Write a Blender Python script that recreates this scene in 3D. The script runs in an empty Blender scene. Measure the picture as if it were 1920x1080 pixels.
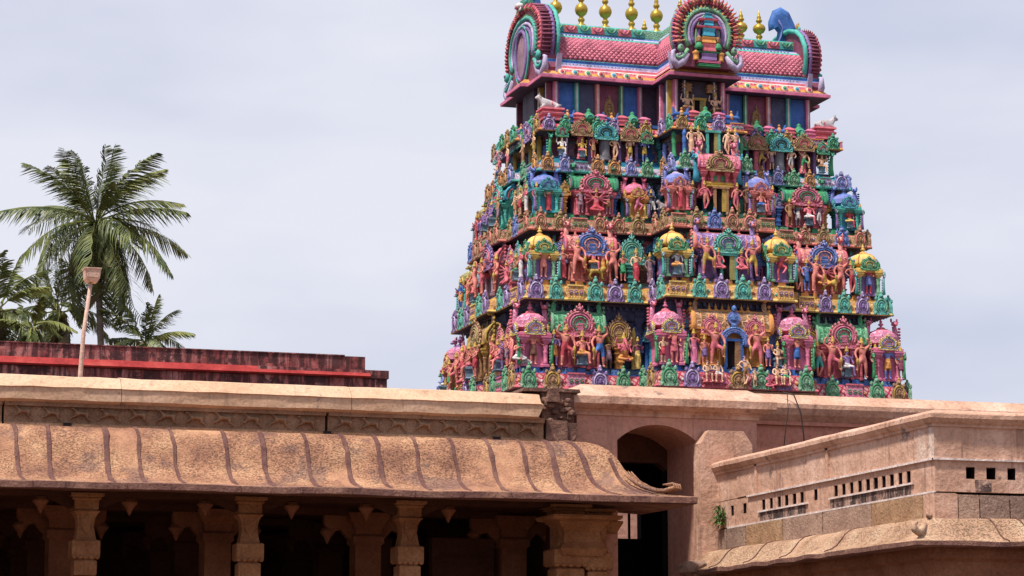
import bpy, bmesh, math, random
from math import sin, cos, pi, radians as R
from mathutils import Vector, Matrix
random.seed(7)
S = bpy.context.scene
COL = S.collection

# ------------------------------------------------------------------ camera, world, sun, exposure
cam_d = bpy.data.cameras.new('camera'); cam = bpy.data.objects.new('camera', cam_d); COL.objects.link(cam)
YAW, PITCH = R(17.318), R(9.186)
cam.location = (0, 0, 1.6)
cam.rotation_euler = (pi/2 + PITCH, 0, -YAW)
cam_d.sensor_width = 36; cam_d.lens = 4906.56/1920*36
cam_d.clip_start = 0.5; cam_d.clip_end = 6000
S.camera = cam

SUN_EL, SUN_AZ = R(62), R(238)        # azimuth clockwise from +Y: behind the camera, to its left
w = bpy.data.worlds.new('World'); S.world = w; w.use_nodes = True
nt = w.node_tree; nt.nodes.clear()
o_ = nt.nodes.new('ShaderNodeOutputWorld'); bg = nt.nodes.new('ShaderNodeBackground')
sky = nt.nodes.new('ShaderNodeTexSky'); sky.sky_type = 'NISHITA'; sky.sun_disc = False
sky.sun_elevation = SUN_EL; sky.sun_rotation = SUN_AZ; sky.dust_density = 3.0; sky.air_density = 1.0
tc = nt.nodes.new('ShaderNodeTexCoord'); mp = nt.nodes.new('ShaderNodeMapping'); mp.inputs['Scale'].default_value = (1.4, 1.4, 4)
nz = nt.nodes.new('ShaderNodeTexNoise'); nz.inputs['Scale'].default_value = 3.2; nz.inputs['Detail'].default_value = 4; nz.inputs['Roughness'].default_value = .5
rp = nt.nodes.new('ShaderNodeValToRGB')
rp.color_ramp.elements[0].position = .36; rp.color_ramp.elements[0].color = (6.2, 6.5, 8.0, 1)
rp.color_ramp.elements[1].position = .66; rp.color_ramp.elements[1].color = (8.3, 8.35, 9.2, 1)
mx = nt.nodes.new('ShaderNodeMixRGB'); mx.inputs[0].default_value = .86
nt.links.new(tc.outputs['Generated'], mp.inputs[0]); nt.links.new(mp.outputs[0], nz.inputs['Vector'])
nt.links.new(nz.outputs[0], rp.inputs[0]); nt.links.new(sky.outputs[0], mx.inputs[1]); nt.links.new(rp.outputs[0], mx.inputs[2])
nt.links.new(mx.outputs[0], bg.inputs[0]); bg.inputs[1].default_value = .081; nt.links.new(bg.outputs[0], o_.inputs[0])
sl = bpy.data.lights.new('sun', 'SUN'); sl.energy = 4.4; sl.angle = R(5); sl.color = (1, .93, .82)
so = bpy.data.objects.new('sun', sl); COL.objects.link(so)
dsun = Vector((sin(SUN_AZ)*cos(SUN_EL), cos(SUN_AZ)*cos(SUN_EL), sin(SUN_EL)))
so.rotation_euler = dsun.to_track_quat('Z', 'Y').to_euler(); so.location = dsun*60
vs = S.view_settings; vs.view_transform = 'Standard'; vs.look = 'None'; vs.gamma = 1; vs.exposure = 0.40; vs.use_curve_mapping = False
S.cycles.max_bounces = 6; S.cycles.diffuse_bounces = 4

# ------------------------------------------------------------------ materials
def lin(c): return tuple(((v/255+.055)/1.055)**2.4 if v > 10 else v/255/12.92 for v in c)
def nn(nt, t, **k):
    n = nt.nodes.new('ShaderNode'+t)
    for a, b in k.items():
        if a in n.inputs: n.inputs[a].default_value = b
        else: setattr(n, a, b)
    return n
def newmat(name, rough=.7, spec=.3):
    m = bpy.data.materials.new(name); m.use_nodes = True; t = m.node_tree
    b = t.nodes['Principled BSDF']; b.inputs['Roughness'].default_value = rough
    b.inputs['Specular IOR Level'].default_value = spec
    return m, t, b
def ramp(t, fac, stops):
    r = nn(t, 'ValToRGB'); e = r.color_ramp.elements
    while len(e) > len(stops): e.remove(e[-1])
    while len(e) < len(stops): e.new(.5)
    for i, (p, c) in enumerate(stops): e[i].position = p; e[i].color = tuple(c)+(1,) if len(c) == 3 else c
    t.links.new(fac, r.inputs[0]); return r.outputs[0]
def mixc(t, f, a, b, mode='MIX'):
    m = nn(t, 'MixRGB', blend_type=mode)
    for i, v in ((0, f), (1, a), (2, b)):
        if isinstance(v, (int, float)): m.inputs[i].default_value = v
        elif isinstance(v, tuple): m.inputs[i].default_value = v+(1,) if len(v) == 3 else v
        else: t.links.new(v, m.inputs[i])
    return m.outputs[0]
def noise(t, vec, scale, detail=4, rough=.55):
    n = nn(t, 'TexNoise', Scale=scale, Detail=detail, Roughness=rough); t.links.new(vec, n.inputs['Vector']); return n.outputs[0]
def bump(t, b, h, strength, dist, chain=None):
    n = nn(t, 'Bump', Strength=strength, Distance=dist); t.links.new(h, n.inputs['Height'])
    if chain: t.links.new(chain, n.inputs['Normal'])
    t.links.new(n.outputs[0], b.inputs['Normal']); return n.outputs[0]
G = (1, 1, 1)
def paint(name, rgb, ornate=0, k=.86, dirt=.42):
    g_ = sum(rgb)/3; rgb = tuple(v+(g_-v)*.10+(240-v)*.10 for v in rgb)
    """painted lime stucco; ornate > 0 picks out small carved cells with lighter brush lines and relief"""
    m, t, b = newmat(name, .62, .25); c = tuple(v*k for v in lin(rgb))
    tcn = nn(t, 'TexCoord'); ob = tcn.outputs['Object']; gm = nn(t, 'NewGeometry').outputs['Position']
    col = mixc(t, 1.0, c, ramp(t, noise(t, gm, 1.7, 5, .65), [(.3, (.62, .6, .62)), (.62, (1.12, 1.12, 1.1))]), 'MULTIPLY')
    fine = noise(t, gm, 14, 3, .6)
    col = mixc(t, ramp(t, fine, [(.56, (0, 0, 0)), (.74, (.45,)*3)]), col, tuple(min(.8, v*1.25+.1) for v in c))
    mpn = nn(t, 'Mapping'); mpn.inputs['Scale'].default_value = (1, 1, .3); t.links.new(gm, mpn.inputs[0])
    col = mixc(t, ramp(t, noise(t, mpn.outputs[0], 6.5, 4, .6), [(.53, (0, 0, 0)), (.72, (dirt,)*3)]), col, tuple(v*.22 for v in c))
    if ornate:
        vo = nn(t, 'TexVoronoi', feature='DISTANCE_TO_EDGE', Scale=ornate); t.links.new(ob, vo.inputs['Vector'])
        line = ramp(t, vo.outputs[0], [(.05, G), (.13, (0, 0, 0))])
        col = mixc(t, ramp(t, vo.outputs[0], [(.05, (.75,)*3), (.15, (0, 0, 0))]), col, tuple(min(.85, v*1.45+.2) for v in c))
        v2 = nn(t, 'TexVoronoi', Scale=ornate); t.links.new(ob, v2.inputs['Vector'])
        col = mixc(t, ramp(t, v2.outputs['Color'], [(.25, (.55,)*3), (.45, (0, 0, 0))]), col, tuple(v*.45 for v in c))
        h = bump(t, b, line, .8, .06); bump(t, b, fine, .35, .03, h)
    else: bump(t, b, fine, .45, .04)
    t.links.new(col, b.inputs['Base Color']); return m
def lattice(name, a, line, k=3.2, wdt=.2, kk=.68):
    m, t, b = newmat(name, .6, .25); ca = tuple(v*kk for v in lin(a)); cl = tuple(v*kk for v in lin(line))
    gm = nn(t, 'NewGeometry').outputs['Position']; sp = nn(t, 'SeparateXYZ'); t.links.new(gm, sp.inputs[0])
    def mth(op, x, y=None):
        n = nn(t, 'Math', operation=op)
        for i, v in enumerate((x, y)):
            if v is None: continue
            if isinstance(v, (int, float)): n.inputs[i].default_value = v
            else: t.links.new(v, n.inputs[i])
        return n.outputs[0]
    h = mth('MULTIPLY', mth('ADD', sp.outputs[0], sp.outputs[1]), k); z = mth('MULTIPLY', sp.outputs[2], k)
    f = mth('MAXIMUM', mth('LESS_THAN', mth('FRACT', mth('ADD', h, z)), wdt), mth('LESS_THAN', mth('FRACT', mth('SUBTRACT', h, z)), wdt))
    col = mixc(t, f, ca, cl)
    col = mixc(t, 1.0, col, ramp(t, noise(t, gm, 2.3, 5, .65), [(.3, (.6,)*3), (.6, (1.1,)*3)]), 'MULTIPLY')
    bump(t, b, f, .8, .05); t.links.new(col, b.inputs['Base Color']); return m
def stone(name, cols, scale=1.3, grain=30, gs=.5, pits=0, streak=None, rough=.85, horiz=False, spots=None):
    """weathered granite / plaster: three tones in clouds, grain, pits and vertical rain streaks"""
    m, t, b = newmat(name, rough, .2)
    gm = nn(t, 'NewGeometry').outputs['Position']
    col = ramp(t, noise(t, gm, scale, 6, .62), [(.32, cols[0]), (.5, cols[1]), (.68, cols[2])])
    g = noise(t, gm, grain, 4, .7)
    col = mixc(t, .55, col, ramp(t, g, [(.3, (.55-gs*.3,)*3), (.52, (1,)*3), (.7, (1.1+gs*.3,)*3)]), 'MULTIPLY')
    if streak:
        mpn = nn(t, 'Mapping'); mpn.inputs['Scale'].default_value = (5, 5, .5); t.links.new(gm, mpn.inputs[0])
        st = noise(t, mpn.outputs[0], 1.4, 5, .65)
        col = mixc(t, ramp(t, st, [(streak[1], (0, 0, 0)), (streak[1]+.13, (streak[2],)*3)]), col, streak[0])
    if spots:
        sp = noise(t, gm, spots[1], 5, .7)
        col = mixc(t, ramp(t, sp, [(spots[2], (0, 0, 0)), (spots[2]+.06, (spots[3],)*3)]), col, spots[0])
    ch = bump(t, b, g, gs, .03)
    ch = bump(t, b, noise(t, gm, scale*3, 5, .6), .4, .08, ch)
    if pits:
        mpn = nn(t, 'Mapping'); mpn.inputs['Scale'].default_value = (1, 1, 2.2); t.links.new(gm, mpn.inputs[0])
        pt = noise(t, mpn.outputs[0], pits, 3, .75)
        msk = noise(t, gm, 1.1, 3)
        pr = ramp(t, pt, [(.40, G), (.47, (0, 0, 0))])
        pm = mixc(t, 1.0, pr, ramp(t, msk, [(.36, (0, 0, 0)), (.55, G)]), 'MULTIPLY')
        col = mixc(t, mixc(t, 1.0, pm, (.45,)*3, 'MULTIPLY'), col, tuple(v*.3 for v in cols[0]))
        inv = nn(t, 'Invert'); t.links.new(pm, inv.inputs[1]); bump(t, b, inv.outputs[0], .8, .03, ch)
    t.links.new(col, b.inputs['Base Color']); return m

PAL = dict(pink=(222, 104, 150), coral=(232, 122, 112), red=(196, 48, 66), rose=(222, 92, 112), teal=(60, 176, 164), cyan=(38, 150, 186),
  green=(44, 150, 92), sage=(104, 168, 126), blue=(40, 96, 186), periwinkle=(104, 118, 204), purple=(128, 92, 166), orange=(232, 148, 62),
  yellow=(236, 194, 92), brown=(164, 112, 68), gold=(190, 150, 50), slate=(62, 70, 108), greyblue=(104, 138, 164), white=(222, 214, 214),
  dark=(22, 18, 30), maroon=(128, 50, 80), grey=(104, 104, 116), flesh=(236, 180, 142), mauve=(150, 110, 130), bark=(120, 72, 50), ash=(188, 180, 188), skinred=(222, 118, 104), lilac=(186, 170, 214), deepgreen=(34, 112, 90), olive=(150, 140, 70))
M = {}
ORN = set(PAL) - {'dark', 'flesh', 'skinred'}
for k_, c_ in PAL.items():
    M[k_] = paint('painted_stucco_'+k_, c_)
    if k_ in ORN: M[k_+'*'] = paint('carved_stucco_'+k_, c_, ornate=10)
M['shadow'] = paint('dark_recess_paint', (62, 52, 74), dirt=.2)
M['pinklat'] = lattice('pink_lattice_paint', (232, 180, 178), (196, 56, 92), 3.0, .3)
M['tiles'] = paint('rose_roof_tile_paint', (216, 104, 132))
M['tilebed'] = paint('dark_rose_roof_bed', (128, 40, 72))
m_, t_, b_ = newmat('gilded_copper', .34, .5); b_.inputs['Base Color'].default_value = (.42, .27, .035, 1); b_.inputs['Metallic'].default_value = .55
bump(t_, b_, noise(t_, nn(t_, 'TexCoord').outputs['Object'], 5, 3), .25, .05); M['gilt'] = m_
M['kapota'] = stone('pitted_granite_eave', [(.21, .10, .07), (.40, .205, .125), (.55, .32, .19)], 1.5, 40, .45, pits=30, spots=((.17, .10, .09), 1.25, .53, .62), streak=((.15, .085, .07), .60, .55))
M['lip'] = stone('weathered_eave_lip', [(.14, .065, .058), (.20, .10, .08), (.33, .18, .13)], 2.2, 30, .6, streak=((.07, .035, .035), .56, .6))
M['rib'] = stone('dark_mortar_rib', [(.10, .045, .042), (.145, .07, .06), (.21, .11, .085)], 3, 30, .6)
M['coping'] = stone('cream_lime_coping', [(.47, .285, .185), (.56, .36, .24), (.61, .42, .30)], .8, 22, .2, streak=((.27, .17, .12), .56, .6), spots=((.20, .15, .13), 4, .62, .7))
M['frieze'] = stone('carved_frieze_stone', [(.21, .115, .07), (.30, .175, .11), (.38, .24, .155)], 1.6, 30, .6, streak=((.12, .075, .05), .58, .5))
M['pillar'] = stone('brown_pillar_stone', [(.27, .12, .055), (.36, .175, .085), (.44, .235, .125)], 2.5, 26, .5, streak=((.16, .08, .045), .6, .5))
M['inner'] = stone('shaded_inner_stone', [(.05, .018, .012), (.08, .032, .02), (.11, .045, .028)], 1.2, 20, .4)  # near-black copy of the stone: interior shade put into its colour
M['inner2'] = stone('shaded_pillar_stone', [(.17, .068, .037), (.24, .10, .055), (.30, .14, .08)], 1.8, 24, .4)  # darker copy of the pillar stone, with shade put into the colour
M['plaster'] = stone('salmon_plaster', [(.42, .215, .165), (.50, .265, .20), (.56, .315, .245)], .9, 16, .12, streak=((.30, .16, .125), .56, .6), spots=((.24, .15, .125), 2.0, .64, .6))
M['plaster_r'] = stone('reddish_plaster', [(.34, .135, .095), (.41, .175, .125), (.46, .22, .165)], .7, 16, .25, streak=((.25, .10, .08), .6, .5))
M['plaster2'] = stone('faded_salmon_plaster', [(.41, .235, .165), (.52, .31, .225), (.64, .42, .33)], 1.5, 18, .12, streak=((.24, .13, .10), .54, .7), spots=((.11, .09, .095), 2.3, .63, .75))
M['peeled'] = stone('peeling_whitewash', [(.40, .24, .18), (.52, .33, .25), (.66, .50, .42)], 2.6, 18, .3, streak=((.70, .62, .58), .52, .55), spots=((.15, .12, .13), 3, .62, .7))
M['whitew'] = stone('worn_white_ledge', [(.55, .42, .38), (.66, .55, .52), (.72, .64, .62)], 3, 22, .3, streak=((.25, .17, .15), .6, .6))
M['stain'] = stone('rain_blackened_plaster', [(.20, .12, .10), (.38, .24, .19), (.50, .33, .26)], 4.5, 22, .5, streak=((.045, .03, .03), .46, .95), spots=((.05, .035, .035), 5, .5, .9))
M['ashlar_o'] = stone('ochre_ashlar', [(.28, .16, .09), (.36, .21, .12), (.44, .28, .17)], 3.2, 34, .8)
M['ashlar_p'] = stone('pinkish_ashlar', [(.27, .165, .125), (.35, .225, .17), (.42, .28, .21)], 2.6, 30, .7)
M['ashlar_g'] = stone('grey_brown_ashlar', [(.20, .13, .105), (.26, .17, .135), (.34, .23, .18)], 2.6, 30, .7)
M['kapota2'] = stone('lichened_eave', [(.34, .20, .125), (.48, .30, .20), (.58, .41, .28)], 1.8, 36, .6, pits=30, streak=((.19, .11, .08), .58, .65), spots=((.50, .34, .11), 2.5, .64, .5))
M['redwall'] = stone('red_painted_wall', [(.22, .022, .022), (.32, .035, .035), (.40, .07, .06)], 1.2, 12, .3, streak=((.08, .02, .02), .6, .6), spots=((.45, .3, .32), 1.2, .68, .6))
M['mould'] = stone('mouldy_red_wall', [(.22, .05, .05), (.34, .11, .105), (.50, .24, .23)], 1.6, 8, .5, streak=((.06, .022, .025), .42, .9), spots=((.05, .022, .025), 2.2, .52, .85))
M['concrete'] = stone('lamp_post_concrete', [(.46, .30, .24), (.53, .36, .30), (.58, .42, .36)], 3, 22, .3)
M['groundm'] = stone('dusty_ground', [(.08, .05, .035), (.11, .07, .05), (.14, .09, .065)], .3, 6, .5)
M['rubble'] = stone('crumbling_masonry', [(.09, .05, .04), (.17, .09, .07), (.30, .17, .125)], 4, 26, 1)
m_, t_, b_ = newmat('black_unlit_depth', .9, .1); b_.inputs['Base Color'].default_value = (.012, .009, .012, 1); M['void'] = m_  # flat black put in for the unlit depth of openings
m_, t_, b_ = newmat('black_cable', .6, .3); b_.inputs['Base Color'].default_value = (.03, .02, .02, 1); M['cable'] = m_
def leafm(name, a, bb):
    m, t, b = newmat(name, .5, .4); gm = nn(t, 'NewGeometry').outputs['Position']
    col = ramp(t, noise(t, gm, 1.3, 4, .6), [(.35, a), (.65, bb)]); t.links.new(col, b.inputs['Base Color']); return m
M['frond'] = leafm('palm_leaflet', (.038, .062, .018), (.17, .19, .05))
M['frondy'] = leafm('yellow_green_palm_leaflet', (.11, .14, .03), (.20, .20, .05))  # yellower leaf green, also used for stalks and coconuts
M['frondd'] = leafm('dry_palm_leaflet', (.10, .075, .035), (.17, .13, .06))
M['trunk'] = stone('palm_bark', [(.10, .08, .065), (.16, .125, .10), (.21, .17, .14)], 3, 14, .6)
M['leaf'] = leafm('weed_leaf', (.02, .08, .012), (.07, .17, .03))

# ------------------------------------------------------------------ mesh building
def _ico():
    bm = bmesh.new(); bmesh.ops.create_icosphere(bm, subdivisions=1, radius=1)
    v = [x.co.copy() for x in bm.verts]; f = [[q.index for q in x.verts] for x in bm.faces]; bm.free(); return v, f
def _ico2():
    bm = bmesh.new(); bmesh.ops.create_icosphere(bm, subdivisions=2, radius=1)
    v = [x.co.copy() for x in bm.verts]; f = [[q.index for q in x.verts] for x in bm.faces]; bm.free(); return v, f
ICO, ICO2 = _ico(), _ico2()
class MB:
    def __init__(s): s.v = []; s.f = []; s.m = []; s.s = []; s.T = Matrix.Identity(4)
    def add(s, vs_, fs, m=0, sm=False):
        n = len(s.v); s.v += [s.T @ Vector(v) for v in vs_]
        for f in fs: s.f.append([i+n for i in f]); s.m.append(m); s.s.append(sm)
        return s
    def box(s, x0, x1, y0, y1, z0, z1, m=0, tx=0, ty=0):
        """axis box; tx / ty narrow the top on each side"""
        vs_ = [(x0, y0, z0), (x1, y0, z0), (x1, y1, z0), (x0, y1, z0), (x0+tx, y0+ty, z1), (x1-tx, y0+ty, z1), (x1-tx, y1-ty, z1), (x0+tx, y1-ty, z1)]
        return s.add(vs_, [(3, 2, 1, 0), (4, 5, 6, 7), (0, 1, 5, 4), (1, 2, 6, 5), (2, 3, 7, 6), (3, 0, 4, 7)], m)
    def lathe(s, prof, seg=10, m=0, c=(0, 0, 0), rot=0, sx=1, sy=1, sm=True, mats=None):
        vs_ = []; n = len(prof)
        for r, z in prof:
            for i in range(seg):
                a = rot+2*pi*i/seg; vs_.append((c[0]+r*cos(a)*sx, c[1]+r*sin(a)*sy, c[2]+z))
        for j in range(n-1):
            base = len(s.f)
        fs = []; ms = []
        for j in range(n-1):
            for i in range(seg):
                k = (i+1) % seg; fs.append((j*seg+i, j*seg+k, (j+1)*seg+k, (j+1)*seg+i)); ms.append(mats[j] if mats else m)
        fs.append(tuple(range((n-1)*seg, n*seg))); ms.append(mats[-1] if mats else m)
        fs.append(tuple(reversed(range(seg)))); ms.append(mats[0] if mats else m)
        st = len(s.m); s.add(vs_, fs, m, sm)
        for i, q in enumerate(ms): s.m[st+i] = q
        return s
    def sq(s, prof, hx, m=0, c=(0, 0, 0), hy=None, mats=None):
        """square turned profile: list of (offset, z) round a rectangle hx x hy"""
        hy = hx if hy is None else hy; vs_ = []; n = len(prof)
        for o, z in prof: vs_ += [(c[0]-hx-o, c[1]-hy-o, c[2]+z), (c[0]+hx+o, c[1]-hy-o, c[2]+z), (c[0]+hx+o, c[1]+hy+o, c[2]+z), (c[0]-hx-o, c[1]+hy+o, c[2]+z)]
        st = len(s.m); fs = []; ms = []
        for j in range(n-1):
            for i in range(4): k = (i+1) % 4; fs.append((j*4+i, j*4+k, j*4+4+k, j*4+4+i)); ms.append(mats[j] if mats else m)
        fs += [(3, 2, 1, 0), tuple(range(4*n-4, 4*n))]; ms += [mats[0] if mats else m, mats[-1] if mats else m]
        s.add(vs_, fs, m)
        for i, q in enumerate(ms): s.m[st+i] = q
        return s
    def tube(s, path, rad, seg=6, m=0, sm=True, flat=1.0, closed=False):
        P = [Vector(p) for p in path]; n = len(P); vs_ = []
        if not isinstance(rad, (list, tuple)): rad = [rad]*n
        for j, p in enumerate(P):
            if closed: d = P[(j+1) % n]-P[j-1]
            else: d = P[min(j+1, n-1)]-P[max(j-1, 0)]
            d.normalize(); a = Vector((0, 1, 0)) if abs(d.y) < .9 else Vector((1, 0, 0))
            u = d.cross(a).normalized(); v = d.cross(u).normalized()
            for i in range(seg):
                t = 2*pi*i/seg; vs_.append(p+u*cos(t)*rad[j]+v*sin(t)*rad[j]*flat)
        fs = []
        for j in range(n if closed else n-1):
            q = (j+1) % n
            for i in range(seg): k = (i+1) % seg; fs.append((j*seg+i, j*seg+k, q*seg+k, q*seg+i))
        if not closed: fs += [tuple(reversed(range(seg))), tuple(range((n-1)*seg, n*seg))]
        return s.add(vs_, fs, m, sm)
    def blob(s, c, r, m=0, hi=False, sm=True):
        if isinstance(r, (int, float)): r = (r, r, r)
        V, F = ICO2 if hi else ICO
        return s.add([(c[0]+v.x*r[0], c[1]+v.y*r[1], c[2]+v.z*r[2]) for v in V], F, m, sm)
    def prism(s, pts, y0, y1, m=0, sm=False):
        """outline in x,z (counter-clockwise seen from -y), front at y0"""
        n = len(pts); vs_ = [(x, y0, z) for x, z in pts]+[(x, y1, z) for x, z in pts]
        fs = [tuple(range(n)), tuple(reversed(range(n, 2*n)))]+[(i, n+i, n+(i+1) % n, (i+1) % n) for i in range(n)]
        return s.add(vs_, fs, m, sm)
    def prismx(s, pts, x0, x1, m=0, sm=False):
        n = len(pts); vs_ = [(x0, y, z) for y, z in pts]+[(x1, y, z) for y, z in pts]
        fs = [tuple(range(n)), tuple(reversed(range(n, 2*n)))]+[(i, n+i, n+(i+1) % n, (i+1) % n) for i in range(n)]
        return s.add(vs_, fs, m, sm)
    def mesh(s, name, mats):
        me = bpy.data.meshes.new(name); me.from_pydata([tuple(v) for v in s.v], [], s.f)
        for q in mats: me.materials.append(M[q] if isinstance(q, str) else q)
        me.polygons.foreach_set('material_index', s.m); me.polygons.foreach_set('use_smooth', s.s); me.update()
        bm = bmesh.new(); bm.from_mesh(me); bmesh.ops.recalc_face_normals(bm, faces=bm.faces); bm.to_mesh(me); bm.free()
        return me
def link(name, me, parent=None, loc=(0, 0, 0), rz=0, sc=1, **props):
    o = bpy.data.objects.new(name, me); COL.objects.link(o); o.location = loc; o.rotation_euler = (0, 0, rz)
    o.scale = (sc, sc, sc) if isinstance(sc, (int, float)) else sc
    if parent: o.parent = parent
    for k, v in props.items(): o[k] = v
    return o
def empty(name, loc, rz=0, **props): return link(name, None, None, loc, rz, 1, **props)
_cache = {}
def shared(kind, mats, builder, *a):
    """one mesh per kind and colours; the geometry is built once"""
    key = (kind, tuple(mats), a)
    if key in _cache: return _cache[key]
    g = ('geo', kind, a)
    if g not in _cache:
        mb = builder(*a); me = mb.mesh(kind, mats) if isinstance(mb, MB) else mb
        _cache[g] = me
        if not isinstance(mb, MB):
            me.materials.clear()
            idx = [p.material_index for p in me.polygons]
            for q in mats: me.materials.append(M[q])
            me.polygons.foreach_set('material_index', _cache.get(('idx', kind, a), idx))
        _cache[key] = me; return me
    me = _cache[g].copy()
    for i, q in enumerate(mats): me.materials[i] = M[q]
    _cache[key] = me; return me

# ------------------------------------------------------------------ figures (skinned skeletons, one continuous surface)
def skin_mesh(name, pts, edges, tags, root, sub=1):
    """pts: {name:(x,y,z,r)}; tags per edge -> material index of faces nearest that bone"""
    names = list(pts); ix = {n: i for i, n in enumerate(names)}
    me = bpy.data.meshes.new(name+'_cage'); me.from_pydata([pts[n][:3] for n in names], [(ix[a], ix[b]) for a, b in edges], [])
    o = bpy.data.objects.new(name+'_cage', me); COL.objects.link(o)
    md = o.modifiers.new('s', 'SKIN'); md.use_smooth_shade = True
    for i, n in enumerate(names):
        sv = me.skin_vertices[0].data[i]; r = pts[n][3]; sv.radius = (r, r) if not isinstance(r, tuple) else r; sv.use_root = n == root
    ms = o.modifiers.new('u', 'SUBSURF'); ms.levels = ms.render_levels = sub
    dg = bpy.context.evaluated_depsgraph_get(); out = bpy.data.meshes.new_from_object(o.evaluated_get(dg)); out.name = name
    bpy.data.objects.remove(o); bpy.data.meshes.remove(me)
    segs = [(Vector(pts[a][:3]), Vector(pts[b][:3]), t) for (a, b), t in zip(edges, tags)]
    mi = []
    for p in out.polygons:
        c = p.center; best = 9; bt = 0
        for a, b, t in segs:
            d = b-a; k = max(0, min(1, (c-a).dot(d)/max(d.length_squared, 1e-9))); q = (c-(a+d*k)).length
            if q < best: best = q; bt = t
        mi.append(bt)
    return out, mi
def figure(pose):
    """height 1 when standing; faces -y; materials 0 skin, 1 garment, 2 jewellery / crown"""
    P = {}; E = []; T = []
    seated = pose in ('cross', 'throne', 'sit', 'many_sit', 'ganesha', 'kneel')
    hz = {True: .2, False: .5}[seated]
    if pose == 'sit' or pose == 'throne': hz = .32
    lean = {'dance': .05, 'guard': .03, 'lean': -.05}.get(pose, 0)
    def pt(n, x, y, z, r): P[n] = (x, y, z, r)
    def ed(a, b, t=0): E.append((a, b)); T.append(t)
    pt('hip', 0, 0, hz, (.085, .07)); pt('waist', lean*.3, -.01, hz+.1, (.07, .055)); pt('chest', lean*.7, -.012, hz+.21, (.098, .068)); pt('neck', lean, -.005, hz+.31, .034)
    pt('head', lean, -.012, hz+.375, (.052, .056)); pt('top', lean, -.005, hz+.43, .045)
    pt('nose', lean, -.07, hz+.372, .012)
    ed('hip', 'waist', 1); ed('waist', 'chest'); ed('chest', 'neck'); ed('neck', 'head'); ed('head', 'top', 2); ed('head', 'nose')
    def arm(k, sx, el, wr, hd, dz=0, r=.032):
        sh = 'sh%d' % k; pt(sh, sx*.115+lean, -.0, hz+.265+dz, r*1.15); ed('chest', sh)
        for n, q, rr in (('el', el, r*.9), ('wr', wr, r*.62), ('hd', hd, r*.85)):
            pt(n+str(k), q[0]+lean, q[1], hz+q[2], rr)
        ed(sh, 'el%d' % k, 2 if r > 1 else 0); ed('el%d' % k, 'wr%d' % k); ed('wr%d' % k, 'hd%d' % k)
    def leg(k, hp, kn, an, to, t=1, t2=0, r=.058):
        pt('lh%d' % k, hp[0], hp[1], hp[2], r*1.1); pt('kn%d' % k, *kn, r*.78); pt('an%d' % k, *an, r*.5); pt('to%d' % k, *to, r*.42)
        ed('hip', 'lh%d' % k, 1); ed('lh%d' % k, 'kn%d' % k, t); ed('kn%d' % k, 'an%d' % k, t2); ed('an%d' % k, 'to%d' % k, 0)
    if pose in ('stand', 'woman', 'four', 'many', 'lean'):
        x = .05 if pose != 'lean' else .03
        leg(0, (-.055, 0, .46), (-.065, -.015, .26), (-x-.01, .01, .04), (-x-.025, -.06, .015), 1, 1 if pose == 'woman' else 0)
        if pose == 'lean': leg(1, (.055, 0, .46), (.09, -.04, .27), (-.02, -.05, .05), (-.03, -.1, .02))
        else: leg(1, (.055, 0, .46), (.065, -.02, .26), (x+.01, .0, .04), (x+.03, -.07, .015), 1, 1 if pose == 'woman' else 0)
    elif pose == 'guard':
        leg(0, (-.06, 0, .46), (-.075, -.03, .26), (-.085, .0, .03), (-.11, -.07, .012), 1, 0, .066)
        leg(1, (.06, 0, .45), (.16, -.13, .40), (.19, -.07, .20), (.23, -.14, .17), 1, 0, .066)
    elif pose == 'dance':
        leg(0, (-.06, 0, .46), (-.11, -.06, .27), (-.07, .0, .04), (-.11, -.06, .015))
        leg(1, (.06, 0, .46), (.17, -.09, .40), (.06, -.12, .24), (.01, -.15, .22))
    elif pose in ('cross', 'many_sit', 'ganesha', 'kneel'):
        leg(0, (-.07, -.02, hz-.04), (-.21, -.11, hz-.11), (-.03, -.19, hz-.13), (.05, -.19, hz-.12), 1, 1, .062)
        leg(1, (.07, -.02, hz-.04), (.21, -.11, hz-.11), (.04, -.15, hz-.145), (-.04, -.17, hz-.15), 1, 1, .062)
    elif pose == 'throne':
        leg(0, (-.07, -.02, hz-.03), (-.19, -.13, hz-.04), (-.02, -.19, hz-.05), (.05, -.19, hz-.05), 1, 1, .062)
        leg(1, (.07, -.02, hz-.03), (.12, -.19, hz-.03), (.12, -.2, hz-.26), (.13, -.26, hz-.30), 1, 0, .06)
    elif pose == 'sit':
        leg(0, (-.07, -.02, hz-.03), (-.10, -.19, hz-.02), (-.09, -.19, hz-.26), (-.1, -.25, hz-.30), 1, 0, .058)
        leg(1, (.07, -.02, hz-.03), (.11, -.19, hz-.02), (.12, -.17, hz-.26), (.13, -.23, hz-.30), 1, 0, .058)
    A = arm
    if pose in ('stand', 'woman'):
        A(0, -1, (-.17, .0, .12), (-.15, -.07, .02), (-.14, -.1, -.02)); A(1, 1, (.17, -.02, .13), (.14, -.12, .18), (.13, -.14, .24))
    elif pose == 'lean':
        A(0, -1, (-.2, .01, .15), (-.12, -.05, .06), (-.09, -.07, .05)); A(1, 1, (.19, -.02, .14), (.22, -.06, .02), (.22, -.08, -.03))
    elif pose == 'guard':
        A(0, -1, (-.24, .0, .36), (-.2, -.02, .5), (-.14, -.03, .53), 0, .04); A(1, 1, (.2, -.03, .13), (.2, -.11, .02), (.19, -.13, -.03), 0, .04)
    elif pose == 'dance':
        A(0, -1, (-.22, -.02, .3), (-.3, -.06, .4), (-.3, -.07, .45)); A(1, 1, (.21, -.03, .2), (.12, -.13, .15), (.04, -.15, .1))
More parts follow.
